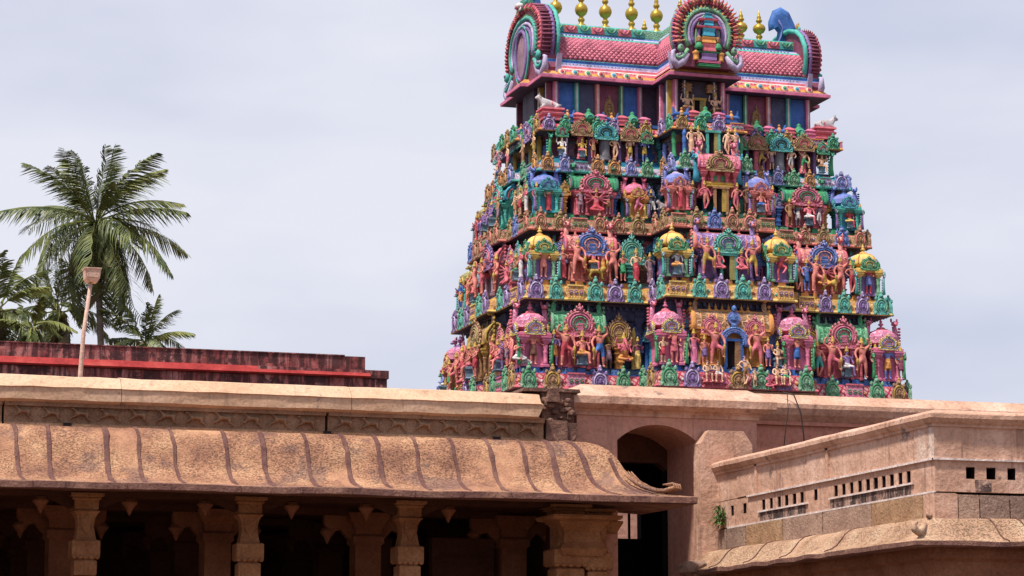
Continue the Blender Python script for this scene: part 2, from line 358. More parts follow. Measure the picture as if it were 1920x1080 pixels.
        A(2, -1, (-.2, .02, .16), (-.22, -.06, .05), (-.2, -.08, 0), -.03); A(3, 1, (.24, .02, .3), (.31, 0, .42), (.3, -.02, .47), -.03)
    elif pose in ('four', 'throne', 'ganesha', 'cross'):
        A(0, -1, (-.17, -.03, .14), (-.13, -.13, .16), (-.12, -.15, .21)); A(1, 1, (.17, -.03, .14), (.14, -.13, .08), (.13, -.15, .04))
        if pose != 'cross':
            A(2, -1, (-.22, .03, .25), (-.21, -.02, .38), (-.2, -.02, .43), -.03, .028); A(3, 1, (.22, .03, .25), (.21, -.02, .38), (.2, -.02, .43), -.03, .028)
        if pose == 'cross':
            P['wr0'] = (-.17+lean, -.13, hz, .02); P['hd0'] = (-.17, -.16, hz-.04, .026)
    elif pose in ('many', 'many_sit'):
        for i in range(4):
            for q, sx in enumerate((-1, 1)):
                a = R(-38+i*30); r1 = .17; x = sx*(.12+cos(a)*r1*.8); z = .24+sin(a)*r1
                A(i*2+q, sx, (x, .02-.02*i, z), (sx*(.12+cos(a)*.24), -.07, .22+sin(a)*.23), (sx*(.12+cos(a)*.26), -.09, .25+sin(a)*.25), -.05+.02*i, .026)
    elif pose == 'sit':
        A(0, -1, (-.17, -.04, .12), (-.12, -.14, .05), (-.09, -.17, .03)); A(1, 1, (.17, -.04, .13), (.08, -.15, .12), (.02, -.17, .12))
    elif pose == 'kneel':
        A(0, -1, (-.15, -.06, .14), (-.05, -.15, .2), (-.015, -.16, .24)); A(1, 1, (.15, -.06, .14), (.05, -.15, .2), (.015, -.16, .24))
    if pose == 'ganesha':
        P['head'] = (0, -.02, hz+.38, (.085, .075)); P['nose'] = (0, -.1, hz+.34, .045); P['waist'] = (0, -.04, hz+.1, (.115, .1)); P['top'] = (0, -.01, hz+.45, .05)
        pt('tr1', 0, -.15, hz+.24, .034); pt('tr2', .02, -.17, hz+.15, .026); pt('tr3', .06, -.18, hz+.1, .02)
        ed('nose', 'tr1'); ed('tr1', 'tr2'); ed('tr2', 'tr3')
    me, mi = skin_mesh('figure_'+pose, P, E, T, 'hip')
    me.polygons.foreach_set('material_index', mi); _cache[('idx', 'figure', (pose,))] = mi
    HEADS[pose] = (lean, hz+.40)
    return me
HEADS = {}
def crown(kind):
    b = MB()
    if kind == 0: b.lathe([(.062, 0), (.066, .02), (.052, .035), (.05, .07), (.04, .085), (.042, .1), (.03, .13), (.012, .16), (.0, .175)], 8, 0)
    elif kind == 1: b.lathe([(.06, -.02), (.07, .01), (.06, .04), (.035, .06), (.04, .085), (.0, .12)], 8, 0)
    else: b.lathe([(.058, -.01), (.06, .02), (.04, .05), (.0, .06)], 8, 0)
    for sx in (-1, 1): b.blob((sx*.062, -.005, -.035), .014, 0)          # earrings
    # necklace
    b.tube([(cos(a)*.072, -.02+sin(a)*.05, -.105-.02*(1-sin(a))*.5) for a in [2*pi*i/10 for i in range(10)]], .011, 4, 0, closed=True)
    return b
def skirt(kind):
    b = MB()
    if kind == 'woman': b.lathe([(.088, .50), (.1, .44), (.095, .3), (.088, .16), (.105, .05), (.11, .03)], 10, 0, sy=.75)
    else: b.lathe([(.088, .53), (.096, .5), (.102, .42), (.10, .34), (.11, .3)], 10, 0, sy=.78)
    return b
def club():
    b = MB(); b.lathe([(.012, 0), (.012, .2), (.016, .3), (.035, .34), (.045, .4), (.03, .46), (0, .48)], 7, 0); return b
N_STAT = [0]; STATUES = []
def statue(x, y, z, h, pose, skin, garm, rz=0, crn='gold', label='', group='painted statues on the temple tower', mirror=False, seat=None, ck=0, category='statue'):
    me = shared('figure', (skin, garm, crn), figure, pose)
    o = link('statue', me, None, (x, y, z), rz, (h*(-1 if mirror else 1), h, h), label=label, category=category, group=group)
    hx, hz = HEADS[pose]
    link('crown', shared('crown', (crn,), crown, ck), o, (hx, -.005, hz))
    if pose in ('stand', 'woman', 'four', 'many'): link('skirt', shared('skirt', (garm,), skirt, 'woman' if pose == 'woman' else 'short'), o)
    if pose == 'guard': link('club', shared('club', (crn,), club), o, (.21, -.13, .02))
    if pose in ('throne', 'sit') and seat:
        b = MB(); b.sq([(0, 0), (.02, .02), (-.01, .05), (-.01, .2), (.03, .24), (.03, .3)], .12, 0, hy=.1)
        link('seat', shared('seat_block', (seat,), lambda: b), o)
    STATUES.append(o); return o
def beast(kind):
    """lying bull, standing lion, running horse: head towards -x"""
    P = {}; E = []
    def ch(*a):
        prev = a[0] if isinstance(a[0], str) else None
        for q in a[1:] if prev else a:
            n = 'p%d' % len(P); P[n] = q
            if prev: E.append((prev, n))
            prev = n
        return prev
    if kind == 'bull':
        P['r'] = (.35, 0, .2, (.17, .19)); P['b'] = (0, 0, .22, (.19, .2)); P['s'] = (-.3, 0, .26, (.16, .2)); P['h'] = (-.28, 0, .46, .07); E += [('r', 'b'), ('b', 's'), ('s', 'h')]
        P['n'] = (-.46, 0, .46, (.1, .12)); P['k'] = (-.58, 0, .58, (.09, .095)); P['m'] = (-.76, 0, .5, (.055, .06)); E += [('s', 'n'), ('n', 'k'), ('k', 'm')]
        for sy in (-1, 1):
            ch('k', (-.55, sy*.1, .66, .03), (-.58, sy*.13, .76, .012)); ch('k', (-.5, sy*.15, .58, .025))
            ch('s', (-.42, sy*.18, .1, .06), (-.58, sy*.19, .05, .045), (-.4, sy*.2, .03, .035)); ch('r', (.3, sy*.22, .12, .08), (.12, sy*.26, .06, .05), (.3, sy*.27, .03, .035))
        ch('r', (.52, 0, .25, .04), (.56, .1, .08, .02))
    elif kind == 'lion':
        P['r'] = (.3, 0, .42, (.12, .14)); P['b'] = (0, 0, .44, (.1, .12)); P['s'] = (-.28, 0, .48, (.15, .16)); E += [('r', 'b'), ('b', 's')]
        P['k'] = (-.46, 0, .62, (.15, .15)); P['m'] = (-.62, 0, .56, (.07, .07)); E += [('s', 'k'), ('k', 'm')]
        for sy in (-1, 1):
            ch('s', (-.32, sy*.1, .25, .055), (-.34, sy*.11, .04, .04), (-.42, sy*.11, .03, .04)); ch('r', (.27, sy*.1, .3, .075), (.36, sy*.11, .18, .045), (.3, sy*.11, .03, .04), (.2, sy*.11, .03, .035))
        ch('r', (.48, 0, .5, .03), (.55, 0, .7, .025), (.45, 0, .78, .04))
    else:
        P['r'] = (.28, 0, .5, (.15, .11)); P['b'] = (0, 0, .52, (.13, .1)); P['s'] = (-.26, 0, .54, (.14, .1)); E += [('r', 'b'), ('b', 's')]
        P['n'] = (-.42, 0, .72, (.09, .06)); P['k'] = (-.52, 0, .84, (.07, .055)); P['m'] = (-.7, 0, .74, (.045, .04)); E += [('s', 'n'), ('n', 'k'), ('k', 'm')]
        ch('k', (-.48, 0, .95, .02))
        ch('s', (-.42, -.05, .36, .055), (-.62, -.05, .3, .035), (-.7, -.05, .16, .03)); ch('s', (-.3, .05, .3, .05), (-.5, .05, .18, .03), (-.44, .05, .04, .03))
        ch('r', (.26, -.05, .3, .065), (.42, -.05, .2, .035), (.56, -.05, .1, .03)); ch('r', (.36, .05, .32, .06), (.3, .05, .16, .035), (.44, .05, .03, .03))
        ch('r', (.42, 0, .64, .03), (.5, 0, .78, .035), (.6, 0, .7, .02))
    me, mi = skin_mesh(kind, P, E, [0]*len(E), 'b'); return me

# ------------------------------------------------------------------ tower ornament kit (front is -y, origin at the back, bottom centre)
def arc(cx_, cz, r, a0, a1, n, sx=1): return [(cx_+r*cos(R(a0+(a1-a0)*i/n))*sx, cz+r*sin(R(a0+(a1-a0)*i/n))) for i in range(n+1)]
def kudu(det):
    """horseshoe arch, 1 wide, 1.2 high: 0 frame, 1 rings, 2 inside"""
    b = MB(); n = 14 if det else 10
    out = [(-.5, 0), (.5, 0), (.5, .07)]+arc(0, .44, .42, -38, 218, n)+[(-.5, .07)]
    b.prism(out, -.1, .0, 0)
    b.box(-.5, .5, -.16, 0, 0, .07, 0); b.box(-.4, .4, -.13, 0, .07, .12, 1)
    for i, (rr, tr, mt) in enumerate(((.40, .035, 0), (.31, .028, 1), (.23, .024, 2))[:3 if det else 2]):
        b.tube([(x, -.1-.015*i, z) for x, z in arc(0, .44, rr, -42, 222, n)], tr, 5, mt)
    b.prism([(-.15, .12), (.15, .12), (.15, .45), (.08, .56), (-.08, .56), (-.15, .45)], -.115, -.1, 2)
    # little storeyed shrine inside
    for i, (hw, z0, z1) in enumerate(((.13, .12, .2), (.1, .22, .3), (.13, .31, .36), (.09, .38, .46))): b.box(-hw, hw, -.16, -.1, z0, z1, 1 if i % 2 else 0)
    # flame tongues round the arch
    k = 15 if det else 9
    for i in range(k):
        a = R(-30+240*i/(k-1)); c = (cos(a)*.46, -.05, .44+sin(a)*.46); s_ = .055 if det else .075
        b.blob(c, (s_, .055, s_*1.25), 0, sm=False)
    # lion mask on top
    b.blob((0, -.09, .93), (.11, .08, .09), 0); b.blob((0, -.15, .91), (.05, .05, .04), 1); b.blob((-.09, -.08, 1.0), (.035, .03, .05), 0); b.blob((.09, -.08, 1.0), (.035, .03, .05), 0)
    b.blob((-.05, -.16, .955), .022, 1); b.blob((.05, -.16, .955), .022, 1); b.blob((0, -.07, 1.06), (.05, .04, .08), 0)
    for sx in (-1, 1): b.blob((sx*.47, -.1, .13), (.09, .07, .1), 0); b.blob((sx*.5, -.1, .24), (.05, .04, .07), 1)
    return b
def bandkudu():
    """tall narrow nasi on a cornice band, 1 wide x 1.25 high"""
    b = MB(); out = [(-.5, 0), (.5, 0)]+arc(0, .42, .47, -12, 62, 4)+[(.14, .9), (.1, 1.08), (-.1, 1.08), (-.14, .9)]+arc(0, .42, .47, 118, 192, 4)
    b.prism(out, -.16, 0, 0)
    for rr, tr, mt in ((.37, .05, 1), (.24, .045, 0)): b.tube([(x, -.16, z) for x, z in arc(0, .42, rr, -50, 230, 9)], tr, 4, mt)
    b.blob((0, -.17, .42), (.12, .07, .16), 2, sm=False); b.blob((0, -.13, .97), (.17, .12, .14), 0); b.blob((0, -.22, .95), (.07, .06, .05), 1); b.blob((0, -.1, 1.13), (.1, .08, .1), 1)
    for sx in (-1, 1): b.blob((sx*.36, -.14, .82), (.12, .08, .13), 0, sm=False); b.blob((sx*.44, -.15, .06), (.12, .08, .1), 0, sm=False)
    return b
def plaque():
    b = MB(); b.box(-.5, .5, -.12, 0, 0, .82, 0, .04, .02); b.box(-.5, .5, -.16, 0, .0, .07, 2); b.box(-.48, .48, -.15, 0, .78, .86, 2)
    for k in range(3):
        x = -.3+.3*k
        for a in range(5): b.blob((x+cos(a*1.257)*.08, -.13, .42+sin(a*1.257)*.1), (.045, .04, .055), 1, sm=False)
        b.blob((x, -.15, .42), (.04, .04, .05), 2, sm=False)
    for k in range(6): b.blob((-.42+.168*k, -.12, .14), (.05, .04, .06), 2, sm=False)
    return b
def finial(): return MB().lathe([(.16, 0), (.18, .05), (.07, .12), (.07, .18), (.17, .26), (.17, .33), (.06, .42), (.1, .5), (.1, .56), (.04, .63), (.05, .72), (0, .9)], 8, 0)
def column():
    """1 high"""
    return MB().sq([(0, 0), (0, .07), (-.02, .09)], .1, 0).lathe([(.075, .09), (.09, .14), (.068, .2), (.075, .45), (.09, .5), (.06, .56), (.1, .66), (.1, .7), (.065, .74)], 8, 0).sq([(-.03, .74), (.03, .84), (.05, .86), (.05, .92), (.08, .95), (.08, 1)], .09, 1)
def pilaster():
    """1 high, stacked mouldings"""
    b = MB(); b.sq([(.03, 0), (.03, .05), (0, .07), (0, .3), (.03, .33), (.03, .38), (-.01, .4), (-.01, .6), (.025, .64), (.025, .68), (-.01, .7), (0, .76)], .09, 0)
    b.sq([(.0, .76), (.05, .82), (.05, .86), (.02, .88), (.07, .93), (.07, .97), (.04, 1)], .09, 1); return b
def fatcol(): return MB().lathe([(.22, 0), (.22, .04), (.17, .07), (.2, .12), (.16, .17), (.16, .5), (.19, .54), (.16, .58), (.2, .66), (.14, .72), (.17, .8), (.2, .86), (.16, .9), (.12, .95), (.06, 1.0), (0, 1.03)], 12, 0)
def kuta_body():
    """1 wide, body 0.52 high; 0 wall, 1 cornice"""
    b = MB(); b.sq([(.04, 0), (.04, .04), (0, .06), (0, .34), (.03, .36), (.01, .39)], .34, 0)
    b.sq([(0, .39), (.05, .42), (.05, .45), (.1, .46), (.15, .5), (.15, .53), (.05, .55)], .35, 1); return b
def dome(round_):
    """square or round cupola 0.9 wide, 0.55 high"""
    b = MB(); pr = [(.30, 0), (.30, .06), (.36, .09), (.46, .13), (.45, .2), (.44, .3), (.38, .4), (.27, .48), (.12, .53), (.1, .58)]
    mats = [1, 1, 1, 0, 0, 0, 0, 1, 1]
    if round_: b.lathe(pr, 16, 0, mats=mats+[1])
    else: b.lathe([(r*1.16, z) for r, z in pr], 8, 0, rot=pi/8, sm=False, mats=mats+[1])
    if round_:
        for i in range(8):
            a = 2*pi*i/8+pi/8; b.blob((cos(a)*.45, sin(a)*.45, .26), (.05, .05, .05), 2)
    for i in range(4):
        a = pi/2*i+pi/4; b.tube([(cos(a)*r*1.02, sin(a)*r*1.02, z) for r, z in pr[3:9]], .022, 4, 1)
    return b
def horn():
    """yali head rearing on a gable corner: 0.3 wide, 0.9 high"""
    b = MB(); b.tube([(0, 0, 0), (-.02, 0, .25), (.0, 0, .5), (.03, 0, .68)], [.13, .11, .085, .07], 7, 0, flat=.7); b.blob((.03, -.03, .76), (.11, .1, .1), 0); b.blob((.03, -.13, .72), (.06, .08, .05), 1)
    b.blob((-.04, -.1, .8), .03, 1); b.blob((.1, -.1, .8), .03, 1); b.blob((-.06, 0, .88), (.035, .03, .08), 0); b.blob((.12, 0, .88), (.035, .03, .08), 0)
    for i in range(6): b.blob((-.12, -.02, .1+i*.1), (.05, .05, .045), 1, sm=False)
    return b
def barrel():
    """barrel vault 1 wide along x, .5 deep, .45 high"""
    b = MB(); pr = [(.24, 0), (.26, .04), (.3, .06), (.29, .14), (.27, .24), (.2, .33), (.1, .39), (.03, .41)]
    pts = [(-y, z) for y, z in pr]+[(y, z) for y, z in reversed(pr)]
    b.prismx(pts, -.5, .5, 0, False)
    for z, y in ((.05, .31), (.4, .06)): b.box(-.51, .51, -y, y, z-.02, z+.02, 1)
    for x in (-.5, .5):
        b.tube([(x, y, z) for y, z in pts], .035, 5, 1); b.tube([(x, y*.75, z*.78+.02) for y, z in pts[1:-1]], .025, 4, 2)
    for i in range(9):
        x = -.4+.1*i; b.tube([(x, -y-.004, z) for y, z in pr[2:6]], .009, 4, 1)
    return b
def sala_body():
    b = MB(); b.sq([(.03, 0), (.03, .04), (0, .06), (0, .42), (.03, .44), (.05, .48), (.05, .5)], .44, 0, hy=.2); b.sq([(.05, .5), (.1, .54), (.1, .57), (.03, .6)], .44, 1, hy=.2); return b
def door():
    b = MB(); b.box(-.36, -.25, -.1, 0, 0, 1, 0); b.box(.25, .36, -.1, 0, 0, 1, 0); b.box(-.4, .4, -.12, 0, 1, 1.1, 0); b.box(-.25, .25, -.02, .0, 0, 1, 1)
    b.box(.05, .25, -.08, -.02, 0, 1, 2); return b

class Tower:
    def __init__(s, cx, cy):
        s.cx, s.cy = cx, cy
        s.root = empty('temple_gateway_tower', (cx, cy, 0), label='tall pyramidal temple gateway tower covered in brightly painted stucco shrines under a barrel roof', category='tower')
        s.items = []       # (storey, face, s, description) for statue labels
    def put(s, name, me, face, u, d, z, sc=1, parent=None, **pr):
        x, y, rz = s.loc(face, u, d); return link(name, me, parent or s.root, (x, y, z), rz, sc, **pr)
    def loc(s, face, u, d):
        if face == 'front': return u, -d, 0
        if face == 'left': return -d, -u, -pi/2
        if face == 'right': return d, u, pi/2
        return -u, d, pi
T = Tower(42.55, 112.43)
# band rings: z of lower edge, half width, half depth, bay half width, bay projection
BANDS = [dict(z=15.25, a=9.35, b=6.35, c=3.75, p=2.35), dict(z=19.24, a=8.75, b=5.80, c=3.08, p=2.35), dict(z=22.48, a=8.22, b=4.85, c=2.56, p=2.4),
         dict(z=25.28, a=7.6, b=4.15, c=1.90, p=2.3), dict(z=27.23, a=7.4, b=3.75, c=1.82, p=2.0), dict(z=29.85, a=7.1, b=3.15, c=1.75, p=2.1)]
CS, PS = 1.5, .35
def foot(B, o):
    a, b, c, p = B['a']+o, B['b']+o, B['c']+o, B['p']; cs = min(CS, B['b']*.35)+o
    return [(-a, -b), (-c, -b), (-c, -b-p), (c, -b-p), (c, -b), (a, -b), (a, -cs), (a+PS, -cs), (a+PS, cs), (a, cs), (a, b), (c, b), (c, b+p), (-c, b+p), (-c, b), (-a, b), (-a, cs), (-a-PS, cs), (-a-PS, -cs), (-a, -cs)]
def ring(b, B, prof, z0, mats, cap=True):
    """rectilinear ring: profile of (offset, z) swept round the footprint"""
    n = 20; vs_ = []
    for o, z in prof: vs_ += [(x, y, z0+z) for x, y in foot(B, o)]
    st = len(b.m); fs = []; ms = []
    for j in range(len(prof)-1):
        for i in range(n): k = (i+1) % n; fs.append((j*n+i, j*n+k, (j+1)*n+k, (j+1)*n+i)); ms.append(mats[j])
    if cap: fs.append(tuple(range((len(prof)-1)*n, len(prof)*n))); ms.append(mats[-1])
    b.add(vs_, fs, 0)
    for i, q in enumerate(ms): b.m[st+i] = q

def shrine(kind, st, face, u, d, z, w_, h_, cols, desc=None, rnd=False, nfin=1, big=1.0, two=False):
    """kuta (domed) or sala (barrel-roofed) pavilion; cols: wall, cornice, roof, rib, arch, arch ring, finial"""
    wl, co, rf, rb, ar, rg, fi = cols
    if kind == 'kuta':
        x, y, rz = T.loc(face, u, d)
        body = link('miniature_shrine', shared('kuta_body', (wl, co), kuta_body), T.root, (x, y, z), rz, (w_, w_, h_))
        k = w_/h_
        link('dome', shared('dome', (rf, rb, 'periwinkle'), dome, rnd), body, (0, 0, .55), 0, (1, 1, .62))
        link('finial', shared('finial', (fi,), finial), body, (0, 0, .55+.35), 0, (.5, .5, .16*1.3))
        for sx in (-1, 1): link('column', shared('column', (rg if rg not in ('white', 'slate', 'periwinkle') else wl, co), column), body, (sx*.34, -.42, 0), 0, (.9, .9, .48))
        for sx in (-1, 1): link('rearing_beast', shared('horn', (('green', 'teal', 'purple')[st], ('sage', 'lilac')[st % 2]), horn), body, (sx*.5, -.5, .02), 0, (.5*sx/w_*1.4, .6/w_*1.4, .5))
        for a in (0, -pi/2, pi/2):
            link('horseshoe_arch', shared('kudu', (ar, rg, rf), kudu, True), body, (sin(a)*.44, -cos(a)*.44, .5), a, (.62, .62, .62*k*.72))
        if not rnd:
            for sx in (-1, 1): link('horn', shared('horn', (rf, rb), horn), body, (sx*.46, -.02, .6), 0, (-sx*1.05, 1.0, .5))
    else:
        x, y, rz = T.loc(face, u, d)
        body = link('barrel_roofed_shrine', shared('sala_body', (wl, co), sala_body), T.root, (x, y, z), rz, (w_, 1.5, h_))
        link('barrel_roof', shared('barrel', (rf, rb, rg), barrel), body, (0, -.02, .57), 0, (1.1, 1.12, .86))
        for i in range(nfin): link('finial', shared('finial', (fi,), finial), body, ((i-(nfin-1)/2)*(.55/max(nfin-1, 1) if nfin > 1 else 0), 0, .88), 0, (.6/w_, .5, .2))
        for sx in (-1, 1):
            link('horn', shared('horn', (rf, rb), horn), body, (sx*.5, -.08, .58), 0 if sx > 0 else 0, (.75/w_*2.1*(-sx), .95, .72))
            for q in (.42, .2): link('column', shared('column', (wl, co), column), body, (sx*q, -.3, 0), 0, (.9/w_, .7, .52))
        if big: link('horseshoe_arch', shared('kudu', (ar, rg, rf), kudu, True), body, (0, -.33, .5), 0, (big*1.25/w_, .9, .42*big))
    T.items.append((st, face, u, desc)) if desc else None
    return body
def niche(st, face, u, d, z, w_, h_, col, ring_, pil, desc=None, arch_h=.55):
    """pillar with a horseshoe arch head"""
    if face == 'left': d += .22; w_ *= 1.25
    x, y, rz = T.loc(face, u, d)
    o = link('pillared_niche', shared('pilaster', (pil, pil), pilaster), T.root, (x, y, z), rz, (w_*1.7, 1.2, h_*(1-arch_h)*1.02))
    link('horseshoe_arch', shared('kudu', (col, ring_, col), kudu, True), T.root, (x, y, z+h_*(1-arch_h)), rz, (w_, .8, h_*arch_h/1.15)) if False else link('horseshoe_arch', shared('kudu', (col, ring_, col), kudu, True), o, (0, -.05, .97), 0, (1/1.7, .7, arch_h/(1-arch_h)/1.15))
    if desc: T.items.append((st, face, u, desc))
    return o

# --- cornice bands
BM = [dict(face='pinklat', lip='rose', ledge='blue', low='blue*', ks=('sage', 'brown', 'sage', 'purple'), rg=('green', 'gold', 'green', 'lilac'), top='blue', dent='slate'),
      dict(face='orange*', lip='yellow', ledge='orange', low='orange', ks=('purple', 'teal'), rg=('lilac', 'sage'), top='orange', dent='slate'),
      dict(face='brown*', lip='coral', ledge='green', low='green*', ks=('brown', 'brown', 'periwinkle', 'brown'), rg=('coral', 'olive', 'blue', 'coral'), top='green', dent='teal'),
      dict(face='lilac*', lip='teal', ledge='cyan', low='maroon', ks=('brown', 'periwinkle', 'sage', 'brown'), rg=('orange', 'lilac', 'green', 'orange'), top='cyan', dent='deepgreen'),
      dict(face='pinklat', lip='orange', ledge='pink', low='teal', ks=('purple', 'green', 'brown', 'green'), rg=('lilac', 'teal', 'gold', 'teal'), top='teal', dent='maroon')]
HB = [.86, .8, .72, .6, .5]
for i, (B, q) in enumerate(zip(BANDS[:5], BM)):
    b = MB(); h = HB[i]
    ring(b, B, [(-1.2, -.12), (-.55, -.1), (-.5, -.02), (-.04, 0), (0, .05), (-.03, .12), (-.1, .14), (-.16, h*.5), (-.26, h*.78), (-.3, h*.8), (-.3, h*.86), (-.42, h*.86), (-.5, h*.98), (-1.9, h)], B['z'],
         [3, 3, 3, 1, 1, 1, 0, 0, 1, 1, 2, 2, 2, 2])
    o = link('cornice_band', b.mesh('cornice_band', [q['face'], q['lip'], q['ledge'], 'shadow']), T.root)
    # dentils under the band, one mesh: far too small to tell apart
    b = MB(); Bd = dict(B)
    def along(face, u0, u1, d, step, fn):
        n = max(1, round((u1-u0)/step)); [fn(face, u0+(k+.5)*(u1-u0)/n, d, k) for k in range(n)]
    def dn(face, u, d, k):
        x, y, rz = T.loc(face, u, d); b.box(x-.06, x+.06, y-.06, y+.06, B['z']-.26, B['z']-.1, 0)
    a_, b__, c_, p_ = B['a'], B['b'], B['c'], B['p']
    for d0 in (.62,):
        along('front', -a_+d0, -c_, b__-d0, .3, dn); along('front', c_, a_-d0, b__-d0, .3, dn); along('front', -c_+d0, c_-d0, b__+p_-d0, .3, dn); along('left', -b__+d0, b__-d0, a_-d0, .3, dn)
    link('dentils', b.mesh('dentils', [q['dent']]), T.root, kind='stuff')
    # horseshoe motifs on the band
    kk = [0]; kw = (.78, .74, .68, .62, .6)[i]
    def bk(face, u, d, k, sh=0):
        j = (kk[0]+sh) % len(q['ks']); kk[0] += 1
        if kk[0] % 5 == 3 and abs(u) > .5:
            T.put('carved_plaque', shared('plaque', (q['face'] if q['face'] != 'pinklat' else 'pink*', ('green', 'purple', 'green', 'purple', 'teal')[i], q['lip']), plaque), face, u, d-.12, B['z']+.06, (kw*1.05, .8, h*.95)); return
        T.put('horseshoe_motif', shared('bandkudu', (q['ks'][j]+'*', q['rg'][j], q['ks'][j]), bandkudu), face, u, d-.12, B['z']+.04, (kw*random.uniform(.84, 1.1), .8, (h+.28)/1.25*random.uniform(.96, 1.05)))
    def run(face, u0, u1, d):
        # pairs of motifs with carved panels between them
        n = max(1, round((u1-u0)/(kw*1.32)))
        for k in range(n): bk(face, u0+(k+.5)*(u1-u0)/n, d, k)
    run('front', -a_+.1, -c_-.1, b__); run('front', c_+.1, a_-.1, b__); run('front', -c_+.05, c_-.05, b__+p_)
    cs = min(CS, b__*.35)
    run('left', -b__+.1, -cs-.05, a_); run('left', -cs, cs, a_+PS); run('left', cs+.05, b__-.1, a_); run('right', -b__+.1, b__-.1, a_+.1)
    x0 = -c_
    for k in range(2):   # return face of the bay
        T.put('horseshoe_motif', shared('bandkudu', (q['ks'][k]+'*', q['rg'][k], q['ks'][k]), bandkudu), 'left', b__+.55+k*1.0, c_-.12, B['z']+.04, (kw, .8, (h+.26)/1.25))
    b = MB()
    def lb_(face, u, d, k):
        x, y, rz = T.loc(face, u, d-.5); w2 = .2 if k % 3 else .12
        if face == 'left': b.box(x-.06, x+.12, y-w2, y+w2, B['z']+h*.8, B['z']+h*1.18, k % 2, .0, .04)
        else: b.box(x-w2, x+w2, y-.06, y+.12, B['z']+h*.8, B['z']+h*1.18, k % 2, .04, .0)
    along('front', -a_+.3, -c_-.1, b__, .52, lb_); along('front', c_+.3, a_-.3, b__, .52, lb_); along('front', -c_+.3, c_-.3, b__+p_, .52, lb_); along('left', -b__+.3, b__-.3, a_, .52, lb_)
    link('ledge_blocks', b.mesh('ledge_blocks', [q['low'], q['top']]), T.root, kind='stuff')
    # small flat panels with knobs between the motifs
    b = MB()
    def knob(face, u, d, k):
        x, y, rz = T.loc(face, u, d-.14); b.blob((x, y, B['z']+h*.42), (.07, .07, .07), k % 3, sm=False); b.blob((x, y, B['z']+.2), (.045, .045, .04), (k+1) % 3, sm=False)
    along('front', -a_+.1, -c_-.1, b__, .26, knob); along('front', c_+.1, a_-.1, b__, .26, knob); along('front', -c_+.05, c_-.05, b__+p_, .26, knob); along('left', -b__+.1, b__-.1, a_, .26, knob)
    link('band_bosses', b.mesh('band_bosses', [('orange', 'red', 'green')[i % 3], ('white', 'teal', 'lilac')[i % 3], ('rose', 'yellow', 'olive')[i % 3]]), T.root, kind='stuff')

# --- storey walls with dark pilasters
STZ = []
for i in range(4):
    B, U = BANDS[i], BANDS[i+1]; z0 = B['z']+HB[i]; z1 = U['z']-.1; STZ.append((z0, z1))
    b = MB(); C = dict(a=U['a']-1.0, b=U['b']-1.0, c=U['c']-.75, p=U['p'])
    ring(b, C, [(0, -.3), (0, (z1-z0)*.8), (.15, (z1-z0)*.82), (.3, z1-z0+.05)], z0, [0, 1, 1, 1])
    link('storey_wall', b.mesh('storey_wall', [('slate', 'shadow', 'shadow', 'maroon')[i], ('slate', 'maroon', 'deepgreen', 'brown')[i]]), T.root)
    cols = [('slate', 'slate'), ('pink', 'rose'), ('deepgreen', 'slate'), ('mauve', 'grey')][i]
    def pil(face, u, d):
        T.put('pilaster', shared('pilaster', cols, pilaster), face, u, d+.12, z0, (1.5, 1.3, z1-z0))
    a_, b__, c_, p_ = C['a'], C['b'], C['c'], C['p']
    for u in [x*.8 for x in range(-11, 12)]:
        if c_+.15 < abs(u) < a_-.05: pil('front', u, b__)
        if abs(u) < c_: pil('front', u, b__+p_)
        if abs(u) < b__-.05: pil('left', u, a_)
    for u in (b__+.5, b__+1.3): pil('left', u, c_)
    # grey-blue pedestal course under the figures
    b = MB(); ring(b, B, [(-.62, 0), (-.62, .1), (-.72, .12), (-.72, .2), (-.6, .24), (-1.6, .25)], z0-.02, [0]*6)
    link('pedestal_course', b.mesh('pedestal_course', ['greyblue' if i < 3 else 'cyan']), T.root)
PZ = [z0+.24 for z0, _ in STZ]

# --- storey 1 (lowest)
def mir(f, us, *a, **k):
    for u in us: f(u, *a, **k)
K = shrine
B = BANDS[0]; df = B['b']-.95; dfb = B['b']+B['p']-.95; dl = B['a']-.95; zz = PZ[0]-.1
SW = ['lowest storey', 'second storey', 'third storey', 'fourth storey']
pc = ('pink', 'pink', 'pink*', 'rose', 'yellow*', 'periwinkle', 'pink')
K('kuta', 0, 'front', -8.35, df-.05, zz, 1.5, 2.75, pc, 'pink corner shrine'); K('kuta', 0, 'front', 8.35, df-.05, zz, 1.5, 2.75, pc, 'pink corner shrine')
K('kuta', 0, 'left', -5.35, dl, zz, 1.4, 2.7, ('orange', 'rose', 'pink*', 'purple', 'orange*', 'yellow', 'pink'))
gs = ('rose', 'rose', 'green*', 'sage', 'rose*', 'pink', 'sage')
for u in (-6.25, 6.25): K('sala', 0, 'front', u, df-.1, zz, 2.15, 2.75, gs, 'green barrel-roofed shrine', nfin=3, big=1.15)
for u in (-4.3, 4.75): niche(0, 'front', u, df, zz, 1.15, 2.6, 'brown*', 'gold', 'orange', 'brown niche')
for u in (-7.2, -5.05, 7.2, 5.3, -3.4): niche(0, 'front', u, df-.45, zz, .75, 2.1, 'periwinkle*', 'blue', 'slate')
for u in (-2.95, 2.95): K('kuta', 0, 'front', u, dfb-.05, zz, 1.4, 2.75, pc, 'pink domed shrine')
K('sala', 0, 'front', 0, dfb-.1, zz, 3.3, 2.75, ('orange', 'orange', 'brown*', 'orange', 'rose*', 'pink', 'orange'), 'doorway', nfin=7, big=0)
for u in (-1.0, 1.0): T.put('horseshoe_arch', shared('kudu', ('rose*', 'pink', 'coral'), kudu, True), 'front', u, dfb+.38, zz+1.35, (.95, .7, .9))
for u in (-1.95, 1.95): niche(0, 'front', u, dfb-.3, zz, .7, 2.1, 'periwinkle*', 'blue', 'blue')
